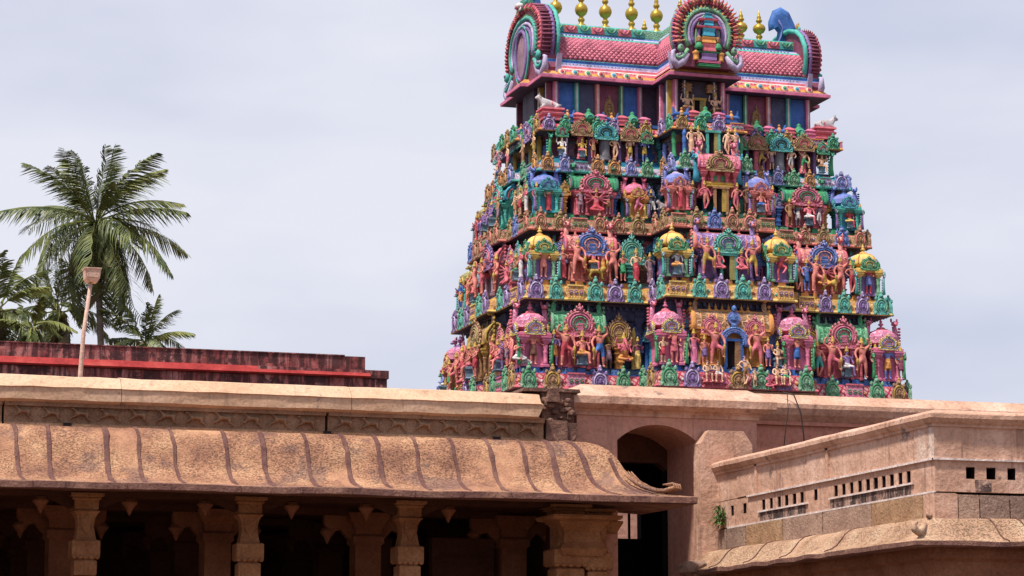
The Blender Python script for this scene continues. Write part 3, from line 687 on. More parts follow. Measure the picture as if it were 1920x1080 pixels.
M['voidp'] = M['void']
def doorway(d, z, w_, h_, fr, inn='void', jamb='brown', archc=None):
    T.put('doorway', shared('door', (fr, inn, jamb), door), 'front', 0, d, z, (w_, 1.2, h_))
    if archc: T.put('horseshoe_arch', shared('kudu', (archc, 'periwinkle', archc), kudu, True), 'front', 0, d+.02, z+h_*.92, (w_*1.45, .8, w_*1.2))
doorway(dfb+.36, zz, 1.25, 1.15, 'blue', 'void', 'brown', None)
# blue arch over the door
b = MB()
for rr, mt in ((.62, 0), (.53, 1), (.45, 0)): b.tube([(x, -.12, z) for x, z in arc(0, 1.1, rr, -20, 200, 14)], .07, 5, mt)
b.blob((0, -.1, 1.85), (.16, .1, .14), 0); b.blob((0, -.12, 2.15), (.28, .1, .22), 0, sm=False); b.blob((0, -.12, 2.55), (.13, .1, .18), 0); b.prism([(x, z) for x, z in arc(0, 2.15, .3, 0, 350, 10)], -.14, -.02, 1)
link('door_arch', b.mesh('door_arch', ['blue*', 'periwinkle']), T.root, (0, -dfb-.42, zz))
# left face of storey 1
K('sala', 0, 'left', 0, dl+PS-.1, zz, 2.6, 2.7, ('brown', 'gold', 'brown*', 'gold', 'brown*', 'olive', 'gold'), 'brown barrel-roofed shrine', nfin=3, big=1.3)
for u, c in ((3.6, 'rose*'), (-2.4, 'rose*'), (-3.6, 'red*'), (2.2, 'coral*')): niche(0, 'left', u, dl, zz, 1.0, 2.4, c, 'pink', 'rose', 'pink niche')
for u in (4.4, -4.4, 1.5): niche(0, 'left', u, dl-.3, zz, .7, 2.3, 'periwinkle*', 'blue', 'slate')
# --- storey 2
B = BANDS[1]; df = B['b']-.9; dfb = B['b']+B['p']-.9; dl = B['a']-.9; zz = PZ[1]-.1; H2 = 2.3
yc = ('purple', 'yellow', 'yellow', 'orange', 'green*', 'sage', 'yellow')
for u in (-7.75, 7.75): K('kuta', 1, 'front', u, df, zz, 1.35, H2, yc, 'yellow corner dome', rnd=True)
K('kuta', 1, 'left', -4.85, dl, zz, 1.3, H2, ('orange', 'rose', 'olive*', 'gold', 'yellow*', 'brown', 'yellow'))
for u in (-5.5, 5.6): K('sala', 1, 'front', u, df-.1, zz, 2.1, H2, ('coral', 'coral', 'coral*', 'rose', 'periwinkle*', 'blue', 'coral'), 'coral barrel-roofed shrine', nfin=3, big=1.2)
for u in (-3.5, 3.75): niche(1, 'front', u, df, zz, 1.15, H2+.05, 'teal*', 'sage', 'teal', 'teal arched niche', arch_h=.6)
for u in (-6.75, 6.75): niche(1, 'front', u, df-.1, zz, .8, 1.95, 'periwinkle*', 'lilac', 'purple')
for u in (-4.35, 4.5, -2.85): niche(1, 'front', u, df-.4, zz, .7, 1.7, 'brown*', 'olive', 'bark')
for u in (-2.45, 2.45): K('kuta', 1, 'front', u, dfb, zz, 1.3, H2, yc, 'yellow domed shrine', rnd=True)
K('sala', 1, 'front', 0, dfb-.12, zz, 2.7, H2, ('purple', 'purple', 'purple*', 'coral', 'teal*', 'sage', 'coral'), 'doorway', nfin=3, big=1.05)
for u in (-1.62, 1.62): niche(1, 'front', u, dfb-.2, zz, .65, 1.8, 'blue*', 'periwinkle', 'purple')
doorway(dfb+.42, zz, 1.1, 1.05, 'teal', 'void', 'olive')
K('sala', 1, 'left', 0, dl+PS-.1, zz, 2.4, H2, ('mauve', 'rose', 'mauve*', 'rose', 'purple*', 'rose', 'coral'), 'mauve barrel-roofed shrine', nfin=3, big=1.35)
for u, c in ((3.1, 'teal*'), (-2.2, 'pink*'), (-3.3, 'teal*'), (1.95, 'pink*')): niche(1, 'left', u, dl, zz, .95, 2.1, c, 'lilac', 'rose', 'arched niche')
# --- storey 3
B = BANDS[2]; df = B['b']-.85; dfb = B['b']+B['p']-.85; dl = B['a']-.85; zz = PZ[2]-.1; H3 = 2.0
bc = ('cyan', 'teal', 'periwinkle', 'blue', 'cyan*', 'teal', 'periwinkle'); cc = ('coral', 'coral', 'periwinkle', 'lilac', 'coral*', 'rose', 'periwinkle')
for u in (-7.25, 7.25): K('kuta', 2, 'front', u, df, zz, 1.25, H3, bc, 'blue corner dome', rnd=False)
K('kuta', 2, 'left', -3.95, dl, zz, 1.2, H3, ('orange', 'rose', 'olive*', 'gold', 'brown*', 'gold', 'brown'))
for u in (-5.0, 5.2): K('sala', 2, 'front', u, df-.1, zz, 1.95, H3, ('rose', 'rose', 'green', 'deepgreen', 'rose*', 'pink', 'green'), 'green barrel-roofed shrine', nfin=3, big=1.15)
for u in (-3.0,): K('kuta', 2, 'front', u, df, zz, 1.05, 1.85, ('orange', 'orange', 'pink', 'rose', 'orange*', 'yellow', 'pink'), 'pink domed shrine')
for u, c, p in ((-6.3, 'orange*', 'orange'), (6.3, 'orange*', 'orange'), (-3.95, 'periwinkle*', 'blue'), (4.0, 'periwinkle*', 'blue'), (-2.3, 'periwinkle*', 'slate')): niche(2, 'front', u, df-.05, zz, .55, 1.6, c, 'lilac' if 'peri' in c else 'yellow', p, arch_h=.42)
for u in (-1.92, 1.92): K('kuta', 2, 'front', u, dfb, zz, 1.1, H3-.05, cc, 'periwinkle domed shrine')
# central niche house of storey 3: brown canopy over the door, pink barrel above rising past the band
doorway(dfb+.5, zz, .95, 1.02, 'brown', 'void', 'gold')
b = MB(); b.box(-.62, .62, -.45, .3, 1.12, 1.2, 0); b.sq([(.0, 1.2), (.1, 1.26), (.1, 1.32), (-.05, 1.4)], .55, 0, hy=.25); b.box(-.5, .5, -.2, .3, 1.4, 1.7, 1); b.box(-.36, -.1, -.24, -.2, 1.43, 1.66, 2); b.box(.1, .36, -.24, -.2, 1.43, 1.66, 2)
link('door_canopy', b.mesh('door_canopy', ['gold', 'rose', 'green']), T.root, (0, -dfb-.1, zz))
K('sala', 2, 'front', 0, dfb-.1, zz+.75, 1.75, 2.1, ('rose', 'rose', 'rose*', 'pink', 'brown*', 'olive', 'pink'), 'doorway', nfin=0, big=1.0)
for sx in (-1, 1): T.put('rearing_beast', shared('horn', ('cyan', 'teal'), horn), 'front', sx*1.0, dfb+.15, zz+1.35, (1.6*sx, 1.4, 1.5))
K('sala', 2, 'left', 0, dl+PS-.1, zz, 2.0, H3, ('teal', 'teal', 'teal*', 'cyan', 'teal*', 'rose', 'teal'), 'teal barrel-roofed shrine', nfin=3, big=1.25)
for u, c in ((2.75, 'sage*'), (-1.9, 'pink*'), (-2.9, 'purple*'), (1.75, 'sage*')): niche(2, 'left', u, dl, zz, .85, 1.9, c, 'rose', 'brown', 'arched niche')
# --- storey 4: hanging arches over columns
B = BANDS[3]; df = B['b']-.75; dfb = B['b']+B['p']-.75; dl = B['a']-.75; zz = PZ[3]-.1; U = BANDS[4]
for s_ in (-1, 1):
    for u, c, r_, wd, dz in ((6.35, 'green*', 'teal', .6, 0), (5.4, 'brown*', 'olive', 1.0, .1), (4.25, 'teal*', 'cyan', 1.1, .0), (3.1, 'brown*', 'olive', .9, 0), (2.3, 'green*', 'sage', .6, -.05)):
        T.put('horseshoe_arch', shared('kudu', (c, r_, 'dark' if 'teal' in c else 'rose'), kudu, True), 'front', s_*u, U['b']+.02, U['z']-.28+dz, (wd, .9, .78 if wd > .7 else .6))
        if c == 'brown*': T.put('fat_pillar', shared('fatcol', ('rose',), fatcol), 'front', s_*u, df+.25, zz, (.9, .7, 1.55))
    T.put('fat_pillar', shared('fatcol', ('grey',), fatcol), 'front', s_*4.25, df+.2, zz, (1.5, 1.2, 1.75))
    for u in (4.75, 3.75): T.put('fat_pillar', shared('fatcol', ('rose',), fatcol), 'front', s_*u, df, zz, (.5, .5, 1.25))
    for u in (6.05, 4.95, 3.5, 2.7): T.put('fat_pillar', shared('fatcol', ('purple',), fatcol), 'front', s_*u, df+.1, zz, (.5, .5, 1.3))
    T.put('corner_bracket', shared('horn', ('green', 'teal'), horn), 'front', s_*6.85, df+.2, zz, (1.1, 1.1, 1.3))
    b = MB(); b.box(-.35, .35, -.03, 0, 0, 1.0, 0)
    T.put('dark_opening', shared('opening', ('blue',), lambda: b), 'front', s_*1.95-.1, U['b']-.8, zz+.05, (1.2, 1, 1.05))
    T.put('fat_pillar', shared('fatcol', ('blue',), fatcol), 'front', s_*1.25, dfb+.1, zz, (.6, .6, 1.2)); T.put('fat_pillar', shared('fatcol', ('green',), fatcol), 'front', s_*1.6, dfb-.3, zz, (.6, .6, 1.2))
T.items += [(3, 'front', -5.4, 'brown arch'), (3, 'front', -4.25, 'grey pillar arch'), (3, 'front', 4.25, 'grey pillar arch'), (3, 'front', 0, 'doorway'), (3, 'front', 5.4, 'brown arch'), (3, 'left', 0, 'arched niche')]
doorway(dfb+.35, zz, .9, 1.05, 'teal', 'void', 'olive')
for u, c in ((0, 'teal*'), (-1.2, 'purple*'), (1.2, 'green*'), (2.4, 'purple*'), (-2.4, 'teal*')):
    T.put('horseshoe_arch', shared('kudu', (c, 'lilac', 'rose'), kudu, True), 'left', u, U['a']+.02, U['z']-.3, (.9, .9, .8)); T.put('fat_pillar', shared('fatcol', ('gold' if u else 'rose',), fatcol), 'left', u, dl+.1, zz, (.9, .7, 1.5))

# --- slim coloured columns and little arches filling the back of every storey
FILL = ('teal', 'cyan', 'periwinkle', 'blue', 'sage', 'lilac', 'teal', 'pink', 'yellow', 'cyan', 'cyan')
rf = random.Random(11)
for i in range(4):
    B, U = BANDS[i], BANDS[i+1]; z0 = PZ[i]-.12; hh = (2.35, 1.95, 1.6, 1.2)[i]
    C = dict(a=U['a']-1.0, b=U['b']-1.0, c=U['c']-.75, p=U['p'])
    def fill(face, u, d, k):
        c = rf.choice(FILL); q = rf.random(); h2 = hh*rf.uniform(.62, .9)
        T.put('turned_column', shared('fatcol', (c,), fatcol), face, u+rf.uniform(-.06, .06), d+rf.uniform(.25, .5), z0, (.62, .62, h2))
        if q < .55:
            c2 = rf.choice(FILL); T.put('horseshoe_arch', shared('bandkudu', (c2+'*', rf.choice(FILL), c2), bandkudu), face, u, d+.42, z0+h2*.95, (.55, .8, .5*rf.uniform(.85, 1.15)))
    st_ = (.62, .6, .56, .6)[i]
    if i < 3:
        along('front', -C['a'], -C['c']-.2, C['b'], st_, fill); along('front', C['c']+.2, C['a'], C['b'], st_, fill); along('front', -C['c'], C['c'], C['b']+C['p'], st_, fill)
    along('left', -C['b'], C['b'], C['a'], st_, fill)
    for u in (C['b']+.4, C['b']+1.1): fill('left', u, C['c'], 0)
# --- parapet of tiny pavilions on top of band 5, then the neck
B = BANDS[4]; z0 = B['z']+HB[4]
def mini():
    b = MB(); b.sq([(.04, 0), (.04, .05), (0, .07), (0, .16), (.05, .19), (.05, .24), (.01, .26), (.01, .32), (.05, .36), (.03, .4), (-.06, .46), (-.12, .5)], .2, 0); return b
def minih():
    b = MB(); b.sq([(.04, 0), (.04, .05), (0, .07), (0, .2), (.05, .24), (.05, .3), (0, .36)], .28, 0, hy=.16)
    for sx in (-1, 1): b.prism([(sx*.26-.05, .3), (sx*.26+.05, .3), (sx*.32, .62)], -.1, .1, 0)
    b.blob((0, -.14, .3), (.1, .1, .2), 1); b.blob((0, -.14, .52), (.06, .06, .07), 1); return b
def minid():
    b = MB(); b.lathe([(.22, 0), (.22, .12), (.28, .16), (.29, .3), (.22, .44), (.1, .54), (.08, .6), (.1, .66), (0, .74)], 10, 0); b.tube([(x, -.26, z) for x, z in arc(0, .24, .14, -20, 200, 8)], .035, 4, 1); return b
seq = [('minih', minih, ('blue', 'orange')), ('mini', mini, ('rose',)), ('minid', minid, ('green', 'teal')), ('mini', mini, ('pink',))]
def para(face, u0, u1, d):
    n = round((u1-u0)/.56)
    for k in range(n):
        nm, fn, cl = seq[k % 4]; T.put('parapet_pavilion', shared(nm, cl, fn), face, u0+(k+.5)*(u1-u0)/n, d, z0+.02, (1.12, 1, 1.0))
b = MB(); ring(b, B, [(-.35, 0), (-.35, .14), (-.45, .16), (-1.5, .17)], z0, [0]*4); link('parapet_base', b.mesh('parapet_base', ['blue']), T.root)
para('front', -6.2, -2.0, 3.25); para('front', 2.0, 6.2, 3.25); para('left', -2.6, 2.6, 6.9); para('front', -1.5, 1.5, 5.2)
for face, u, d in (('front', -6.65, 3.1), ('front', 6.65, 3.1)):
    b = MB(); b.sq([(.1, 0), (.1, .08), (0, .12), (0, .2), (.1, .26), (.12, .34), (.02, .4), (.02, .46), (.12, .5), (.1, .58)], .42, 0, hy=.34)
    T.put('bull_plinth', shared('bull_plinth', ('rose',), lambda: b), face, u, d, z0+.05, 1)
bz = z0+.05+.58
for sx, lb in ((-1, 'white stucco bull lying on the pink plinth at the left end of the roof terrace'), (1, 'white stucco bull with pink saddle lying at the right end of the roof terrace')):
    o = link('bull_statue', shared('bull', ('ash',), beast, 'bull'), None, (T.cx+sx*6.65+(.1 if sx > 0 else 0), T.cy-3.1, bz-.02), pi if sx > 0 else 0, .95, label=lb, category='bull statue', group='white bulls at the roof corners')
    b = MB(); b.lathe([(.215, 0), (.22, .04), (.215, .08)], 12, 0)
    s2 = link('saddle', shared('saddle', ('rose',), lambda: MB().tube([(.05, cos(t)*.21, .2+sin(t)*.22) for t in [pi*i/8 for i in range(9)]], .03, 5, 0)), o)
N = dict(a=6.35, b=2.35, c=1.25, p=1.95); zN = z0+.05; zE = BANDS[5]['z']
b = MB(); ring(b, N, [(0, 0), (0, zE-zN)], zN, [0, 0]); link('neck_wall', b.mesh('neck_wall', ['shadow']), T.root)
def panel(u0, u1, d, col, face='front'):
    bb = MB(); w2 = u1-u0; bb.box(0, w2, -.06, 0, 0, zE-zN-.06, 0); bb.box(.06, w2-.06, -.08, -.06, .1, zE-zN-.2, 1)
    x, y, rz = T.loc(face, u0, d); link('neck_panel', bb.mesh('neck_panel', [col, col]), T.root, (x, y, zN+.03), rz)
cu = [(-6.2, 'pink'), (-5.2, 'teal'), (-4.2, 'coral'), (-3.05, 'green'), (-2.15, 'pink')]
pcx = ['blue', 'slate', 'maroon', 'blue']
for s_ in (-1, 1):
    for i, (u, c) in enumerate(cu):
        bb = MB(); bb.box(-.1, .1, -.22, 0, 0, zE-zN-.03, 0); bb.box(-.03, .03, -.24, -.22, 0, zE-zN-.05, 1)
        T.put('neck_column', shared('neck_column', (c, 'white'), lambda: bb), 'front', s_*abs(u), N['b']-.0, zN)
        if i < 4:
            a0, a1 = sorted((s_*abs(cu[i][0]), s_*abs(cu[i+1][0]))); panel(a0+.1, a1-.1, N['b'], pcx[i])
    T.put('carved_door_panel', shared('kudu', ('brown*', 'gold', 'bark'), kudu, True), 'front', s_*3.62, N['b']+.1, zN+.5, (.5, .5, 1.0))
for u, c in ((-1.15, 'pink'), (1.15, 'pink'), (-.72, 'shadow'), (.72, 'shadow')):
    T.put('neck_column', shared('neck_column', (c, 'white'), lambda: bb), 'front', u, N['b']+N['p'], zN)
for k, c in ((0, 'maroon'), (1, 'slate')): panel(2.45+k*.9, 3.25+k*.9, 1.25, c, 'left'); T.put('neck_column', shared('neck_column', ('gold' if k else 'pink', 'white'), lambda: bb), 'left', 3.32+k*.9, 1.25, zN)
for u, c in ((-2.2, 'maroon'), (-1.1, 'gold'), (0, 'rose'), (1.1, 'gold'), (2.2, 'maroon')): T.put('neck_column', shared('neck_column', (c, 'white'), lambda: bb), 'left', u, 6.35, zN)
T.put('doorway', shared('door', ('gold', 'void', 'olive'), door), 'front', 0, N['b']+N['p']+.06, zN, (.9, 1, 1.15))
for u in (-.6, .6): T.put('capital', shared('mini', ('brown',), mini), 'front', u, N['b']+N['p']+.1, zE-.55, (.9, .6, -1) if False else (1, .6, .9))

# --- roof
EV = BANDS[5]
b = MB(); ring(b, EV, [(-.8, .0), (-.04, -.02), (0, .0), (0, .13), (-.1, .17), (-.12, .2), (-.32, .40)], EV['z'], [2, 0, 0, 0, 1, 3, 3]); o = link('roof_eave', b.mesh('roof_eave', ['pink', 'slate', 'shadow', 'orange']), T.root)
# main vault along x, cross vault along y
VP = [(.28, .36), (.36, .5), (.42, .56), (.46, .68), (.52, .72), (.54, .84), (.6, .88), (.58, 1.0), (.64, 1.03), (.63, 1.3), (.7, 1.65), (.88, 1.97), (1.2, 2.24), (1.3, 2.28), (1.38, 2.36), (1.5, 2.38), (1.62, 2.48), (1.8, 2.52), (1.92, 2.62), (1.92, 3.02), (1.98, 3.08), (3.15, 3.1)]
VM = [3, 4, 3, 5, 5, 6, 6, 2, 7, 7, 7, 7, 2, 2, 5, 5, 6, 6, 8, 2, 2]
VPAL = ['pink', 'slate', 'teal', 'rose', 'white', 'lilac', 'blue', 'tilebed', 'sage*']
def vault(half, x0, x1, axis, name, cap=True):
    b = MB(); pr = [(half-d, z) for d, z in VP if half-d > .02] ; pr.append((0.0, pr[-1][1]+.01))
    ms = VM[:len(pr)-1]
    for sgn in (-1, 1):
        for j in range(len(pr)-1):
            (y0, z0_), (y1, z1_) = pr[j], pr[j+1]
            if axis == 'x': vs_ = [(x0, sgn*y0, z0_), (x1, sgn*y0, z0_), (x1, sgn*y1, z1_), (x0, sgn*y1, z1_)]
            else: vs_ = [(sgn*y0, x0, z0_), (sgn*y0, x1, z0_), (sgn*y1, x1, z1_), (sgn*y1, x0, z1_)]
            b.add(vs_, [(0, 1, 2, 3)], ms[min(j, len(ms)-1)])
    pts = [(y, z) for y, z in pr]+[(-y, z) for y, z in reversed(pr[:-1])]
    if cap and axis == 'x':
        for x in (x0, x1): b.add([(x, y, z) for y, z in pts], [tuple(range(len(pts)))], 7)
    return link(name, b.mesh(name, VPAL), T.root, (0, 0, EV['z']))
vault(EV['b'], -6.75, 6.75, 'x', 'main_barrel_roof')
# cross vault (narrower) with own profile heights
VPs = VP
VP = [(.2, .36), (.3, .5), (.34, .56), (.38, .68), (.42, .72), (.44, .84), (.48, .88), (.46, 1.0), (.5, 1.03), (.48, 1.35), (.52, 1.75), (.66, 2.1), (.9, 2.45), (.95, 2.5), (1.02, 2.58), (1.06, 2.6), (1.12, 2.7), (1.2, 2.74), (1.25, 2.8), (1.25, 3.1), (1.3, 3.15), (1.74, 3.16)]
vault(EV['c'], -5.1, 5.1, 'y', 'cross_barrel_roof', False); VPc = VP; VP = VPs
# rose scale tiles on the vaults: diamonds, real relief, one mesh
def tile_mesh(half, prof, x0, x1, axis, sides=(-1, 1), skip=None):
    b = MB(); pr = [(half-d, z) for d, z in prof[8:13]]; L = [0]
    for j in range(len(pr)-1): L.append(L[-1]+math.hypot(pr[j+1][0]-pr[j][0], pr[j+1][1]-pr[j][1]))
    def at(l):
        l = max(0, min(L[-1]-1e-6, l))
        for j in range(len(L)-1):
            if l <= L[j+1]:
                t = (l-L[j])/(L[j+1]-L[j]); y0, z0_ = pr[j]; y1, z1_ = pr[j+1]; dy, dz = y1-y0, z1_-z0_; n = math.hypot(dy, dz)
                return y0+dy*t, z0_+dz*t, dz/n, -dy/n
    s_ = .235; rows = int(L[-1]/(s_*.5))+1; cols_ = int((x1-x0)/s_)
    for sg in sides:
        for r in range(1, rows):
            for c in range(cols_):
                x = x0+(c+.5+(.5 if r % 2 else 0))*s_; l = r*s_*.5
                if l+s_*.5 > L[-1] or (skip and skip(x)): continue
                q = []; e = .46*s_
                for dx, dl in ((-e, 0), (0, -e), (e, 0), (0, e)):
                    y, z, ny, nz_ = at(l+dl); q.append((x+dx, y+ny*.012, z+nz_*.012))
                y, z, ny, nz_ = at(l-.15*e); ctr = (x, y+ny*.06, z+nz_*.06)
                vs_ = [(p[0], sg*p[1], p[2]) if axis == 'x' else (sg*p[1], p[0], p[2]) for p in q+[ctr]]
                b.add(vs_, [(0, 1, 4), (1, 2, 4), (2, 3, 4), (3, 0, 4)], 0)
    return b
o = link('scale_tiles', tile_mesh(EV['b'], VP, -6.2, 6.2, 'x', skip=lambda x: abs(x) < 1.2).mesh('scale_tiles', ['tiles']), T.root, (0, 0, EV['z']), kind='stuff')
o = link('scale_tiles', tile_mesh(EV['c'], VPc, -5.0, -2.4, 'y').mesh('scale_tiles', ['tiles']), T.root, (0, 0, EV['z']), kind='stuff')
# medallions along the eave, rows of petals, ridge frieze
def medal(): return MB().lathe([(.2, 0), (.2, .05), (.15, .08), (.12, .08), (.1, .12), (0, .14)], 12, 0, mats=[0, 0, 2, 2, 1, 1])
for s_ in (-1, 1):
    for k in range(7):
        o = T.put('eave_medallion', shared('medal', ('orange', ('red', 'green', 'cyan')[k % 3], 'white'), medal), 'front', s_*(2.35+k*.62), EV['b']-.2, EV['z']+.29, (.95, 1, 1)); o.rotation_euler = (R(68), 0, 0)
for x0, x1 in ((-5.9, -1.9), (1.9, 5.9)):
    b = MB(); n = int((x1-x0)/.17)
    for k in range(n):
        x = x0+k*.17; b.blob((x, -(EV['b']-.5), EV['z']+.62), (.06, .05, .05), 0, sm=False); b.blob((x, -(EV['b']-.56), EV['z']+.8), (.055, .05, .06), 1, sm=False); b.blob((x, -(EV['b']-.36), EV['z']+.47), (.05, .05, .04), 2, sm=False); b.blob((x, -(EV['b']-1.56), EV['z']+2.44), (.06, .06, .05), 1, sm=False)
    link('petal_rows', b.mesh('petal_rows', ['rose', 'greyblue', 'red']), T.root, kind='stuff')
def ridge(k):
    b = MB(); b.prism([(-.3, 0), (.3, 0), (.27, .3), (-.27, .3)], -.05, 0, 0); b.tube([(x, -.07, z) for x, z in arc(0, .3, .2, 180, 360, 8)], .04, 4, 1); b.blob((0, -.06, .2), (.1, .06, .1), 2, sm=False); return b
for s_ in (-1, 1):
    for k in range(7):
        cl = (('teal', 'sage', 'green'), ('rose', 'coral', 'pink'))[k % 2]
        T.put('ridge_ornament', shared('ridge', cl, ridge, 0), 'front', s_*(1.75+k*.66), EV['b']-1.92, EV['z']+2.67, 1.05)
# gilded pot finials on the ridge
def kalasam(): return MB().lathe([(.3, 0), (.33, .08), (.3, .22), (.17, .3), (.1, .34), (.17, .42), (.18, .48), (.1, .55), (.12, .6), (.26, .68), (.33, .8), (.33, .9), (.26, 1.02), (.1, 1.1), (.09, 1.14), (.16, 1.2), (.17, 1.26), (.09, 1.33), (.12, 1.4), (.07, 1.5), (.035, 1.62), (0, 1.78)], 18, 0)
km = shared('kalasam', ('gilt',), kalasam)
for u in (-5.36, -4.1, -2.91, -1.6, -.35, 1.3, 2.5, 3.75, 4.87): link('pot_finial', km, T.root, (u+(.2 if 3 < u < 4 else 0), 0, EV['z']+3.08), 0, (.92, .92, 1.0 if u > 3 else 1.25))
for y, sc in ((4.9, .8), (2.6, .9), (-2.2, .8)): link('pot_finial', km, T.root, (0, y, EV['z']+3.12), 0, sc)
# great horseshoe gables
def gable_outline(W, H):
    L_ = [(1.0, .02), (1.06, .1), (1.02, .17), (.9, .16), (.86, .24), (.95, .36), (1.0, .5), (.96, .66), (.82, .81), (.6, .92), (.32, .985), (0, 1.0)]
    return [(x*W, z*H) for x, z in L_]
def gable(W, H, th):
    b = MB(); L_ = gable_outline(W, H); pts = L_+[(-x, z) for x, z in reversed(L_[:-1])]
    b.prism(pts, -th*.5, th*.5, 0)
    mid = [(x, z) for x, z in L_[4:]]; full = mid+[(-x, z) for x, z in reversed(mid[:-1])]
    cz = H*.45
    for f, r_, mt, yy in ((1.0, .11, 3, th*.22), (1.0, .12, 4, th*.55), (.97, .08, 2, -th*.5), (.72, .12, 4, -th*.52), (.6, .09, 1, -th*.54), (.5, .1, 3, -th*.56)):
        b.tube([(x*f, yy, cz+(z-cz)*f) for x, z in full], r_, 5, mt)
    for sx in (-1, 1):    # scrolled feet
        b.tube([(sx*W*x, -th*.4, H*z) for x, z in ((.62, .2), (.78, .08), (.95, .03), (1.08, .1), (1.08, .22), (1.0, .24))], [.16, .2, .2, .16, .1, .06], 6, 1)
        b.tube([(sx*W*x, -th*.55, H*z) for x, z in ((.62, .26), (.8, .14), (.95, .12), (.99, .18))], [.1, .12, .1, .05], 5, 4)
        b.blob((sx*W*.88, -th*.35, H*.13), (W*.17, .16, H*.06), 2); b.blob((sx*W*.86, -th*.6, H*.27), (W*.11, .14, H*.07), 4); b.blob((sx*W*.86, -th*.6-.13, H*.29), (W*.035, .04, H*.02), 3)
        for k in range(4): b.blob((sx*W*(.74+.07*k), -th*.6, H*(.2-.01*k)), (.05, .06, .07), 1, sm=False)
    # oval mouth
    b.prism([(x*W*.27, H*.40+z*H*.27) for x, z in arc(0, 0, 1, 0, 345, 16)], -th*.62, -th*.5, 5); b.tube([(x*W*.3, -th*.66, H*.40+z*H*.3) for x, z in arc(0, 0, 1, 0, 345, 20)], .09, 5, 3, closed=True); b.tube([(x*W*.38, -th*.62, H*.40+z*H*.36) for x, z in arc(0, 0, 1, 0, 345, 20)], .06, 5, 4, closed=True)
    for p, q in zip(full, full[1:]):
        for t in (0, .33, .66): x = p[0]+(q[0]-p[0])*t; z = p[1]+(q[1]-p[1])*t; b.tube([(x*1.01, -th*.45, z*1.005), (x*1.03, 0, z*1.01), (x*1.01, th*.4, z*1.005)], .05, 4, 0)
    b.prism([(W*.62, H*.2), (W*.8, H*.02), (W*1.05, 0), (W*1.14, H*.26), (W*1.02, H*.12), (W*.86, H*.2)], th*.3, th*.62, 1); b.prism([(-W*.62, H*.2), (-W*.86, H*.2), (-W*1.02, H*.12), (-W*1.14, H*.26), (-W*1.05, 0), (-W*.8, H*.02)], th*.3, th*.62, 1)
    b.blob((0, -th*.4, H*1.02), (W*.14, .3, H*.08), 4); b.blob((0, -th*.9, H*1.0), (W*.07, .16, H*.04), 2)
    for sx in (-1, 1): b.blob((sx*W*.13, -th*.5, H*1.06), (.08, .08, .16), 4)
    return b
def flame(): return MB().tube([(0, 0, 0), (.02, -.05, .16), (.0, -.08, .3), (.05, -.03, .46), (.02, 0, .62)], [.08, .11, .1, .06, .01], 5, 0, sm=False).blob((0, -.14, .2), (.06, .05, .1), 1)
def place_gable(face, u, d, z, W, H, th, cols, fl, nf, fs):
    o = T.put('gable_arch', shared('gable', cols, gable, W, H, th), face, u, d, z)
    for f, s2, c1, n in ((.99, fs, fl[0], nf), (.8, fs*.62, fl[1], int(nf*.8)), (.64, fs*.4, fl[2], int(nf*.7))):
        pts = []
        L_ = gable_outline(W, H)[5:]; full = L_+[(-x, z) for x, z in reversed(L_[:-1])]
        D = [0]
        for p, q in zip(full, full[1:]): D.append(D[-1]+math.dist(p, q))
        for k in range(n):
            l = D[-1]*k/(n-1); j = max(i for i in range(len(D)) if D[i] <= l+1e-9); j = min(j, len(full)-2); t = (l-D[j])/(D[j+1]-D[j])
            x = full[j][0]+(full[j+1][0]-full[j][0])*t; zz_ = full[j][1]+(full[j+1][1]-full[j][1])*t
            ang = math.atan2(zz_-H*.45, x); cz = H*.45
            q = link('flame', shared('flame', (c1[k % len(c1)], 'white' if s2 == fs*.4 else fl[1][k % len(fl[1])]), flame), o, (x*f*(1-.12), -th*.55, cz+(zz_-cz)*f*(1-.12)), 0, (s2, s2, s2))
            q.rotation_euler = (0, -(ang-pi/2), 0)
    return o
cl = ('maroon', 'lilac', 'rose', 'purple', 'teal', 'mauve')
fl = (('red', 'rose', 'maroon'), ('green', 'olive'), ('gold', 'deepgreen'))
place_gable('left', 0, 6.55, EV['z']+.15, 2.75, 3.85, .75, cl, fl, 44, .62)
place_gable('right', 0, 6.45, EV['z']+.15, 2.75, 3.6, .7, cl, fl, 36, .7)
g0 = place_gable('front', 0, 5.25, EV['z']+.3, 1.5, 3.25, .5, ('maroon', 'lilac', 'purple', 'purple', 'sage', 'dark'), (('red', 'rose', 'coral'), ('deepgreen', 'olive', 'orange'), ('gold', 'sage')), 33, .78)
place_gable('back', 0, 5.2, EV['z']+.3, 1.5, 3.1, .5, ('maroon', 'lilac', 'purple', 'purple', 'sage', 'dark'), (('red', 'rose'), ('deepgreen',), ('gold',)), 15, .85)
# little storeyed shrine standing in the central gable mouth
b = MB()
for hw, z0_, z1_, mt in ((.5, -.28, -.16, 3), (.52, -.12, .0, 4), (.34, 0, .34, 2), (.6, .34, .42, 3), (.3, .42, .78, 0), (.3, .8, 1.1, 1), (.26, 1.12, 1.5, 5), (.55, 1.5, 1.6, 0), (.2, 1.6, 1.85, 5), (.44, 1.85, 1.95, 0), (.14, 1.95, 2.2, 5)):
    b.sq([(0, z0_), (.03, z0_+.03), (0, (z0_+z1_)/2), (.03, z1_-.02), (0, z1_)], hw, mt, hy=.16)
for sx in (-1, 1):
    b.lathe([(.16, 0), (.12, .08), (.14, .3), (.18, .36), (.1, .42), (0, .5)], 8, 1, c=(sx*.6, -.05, 0)); b.blob((sx*.45, -.05, .98), (.16, .12, .2), 6, sm=False); b.lathe([(.18, 0), (.22, .12), (.12, .3), (0, .4)], 8, 3, c=(sx*.45, -.05, .5))
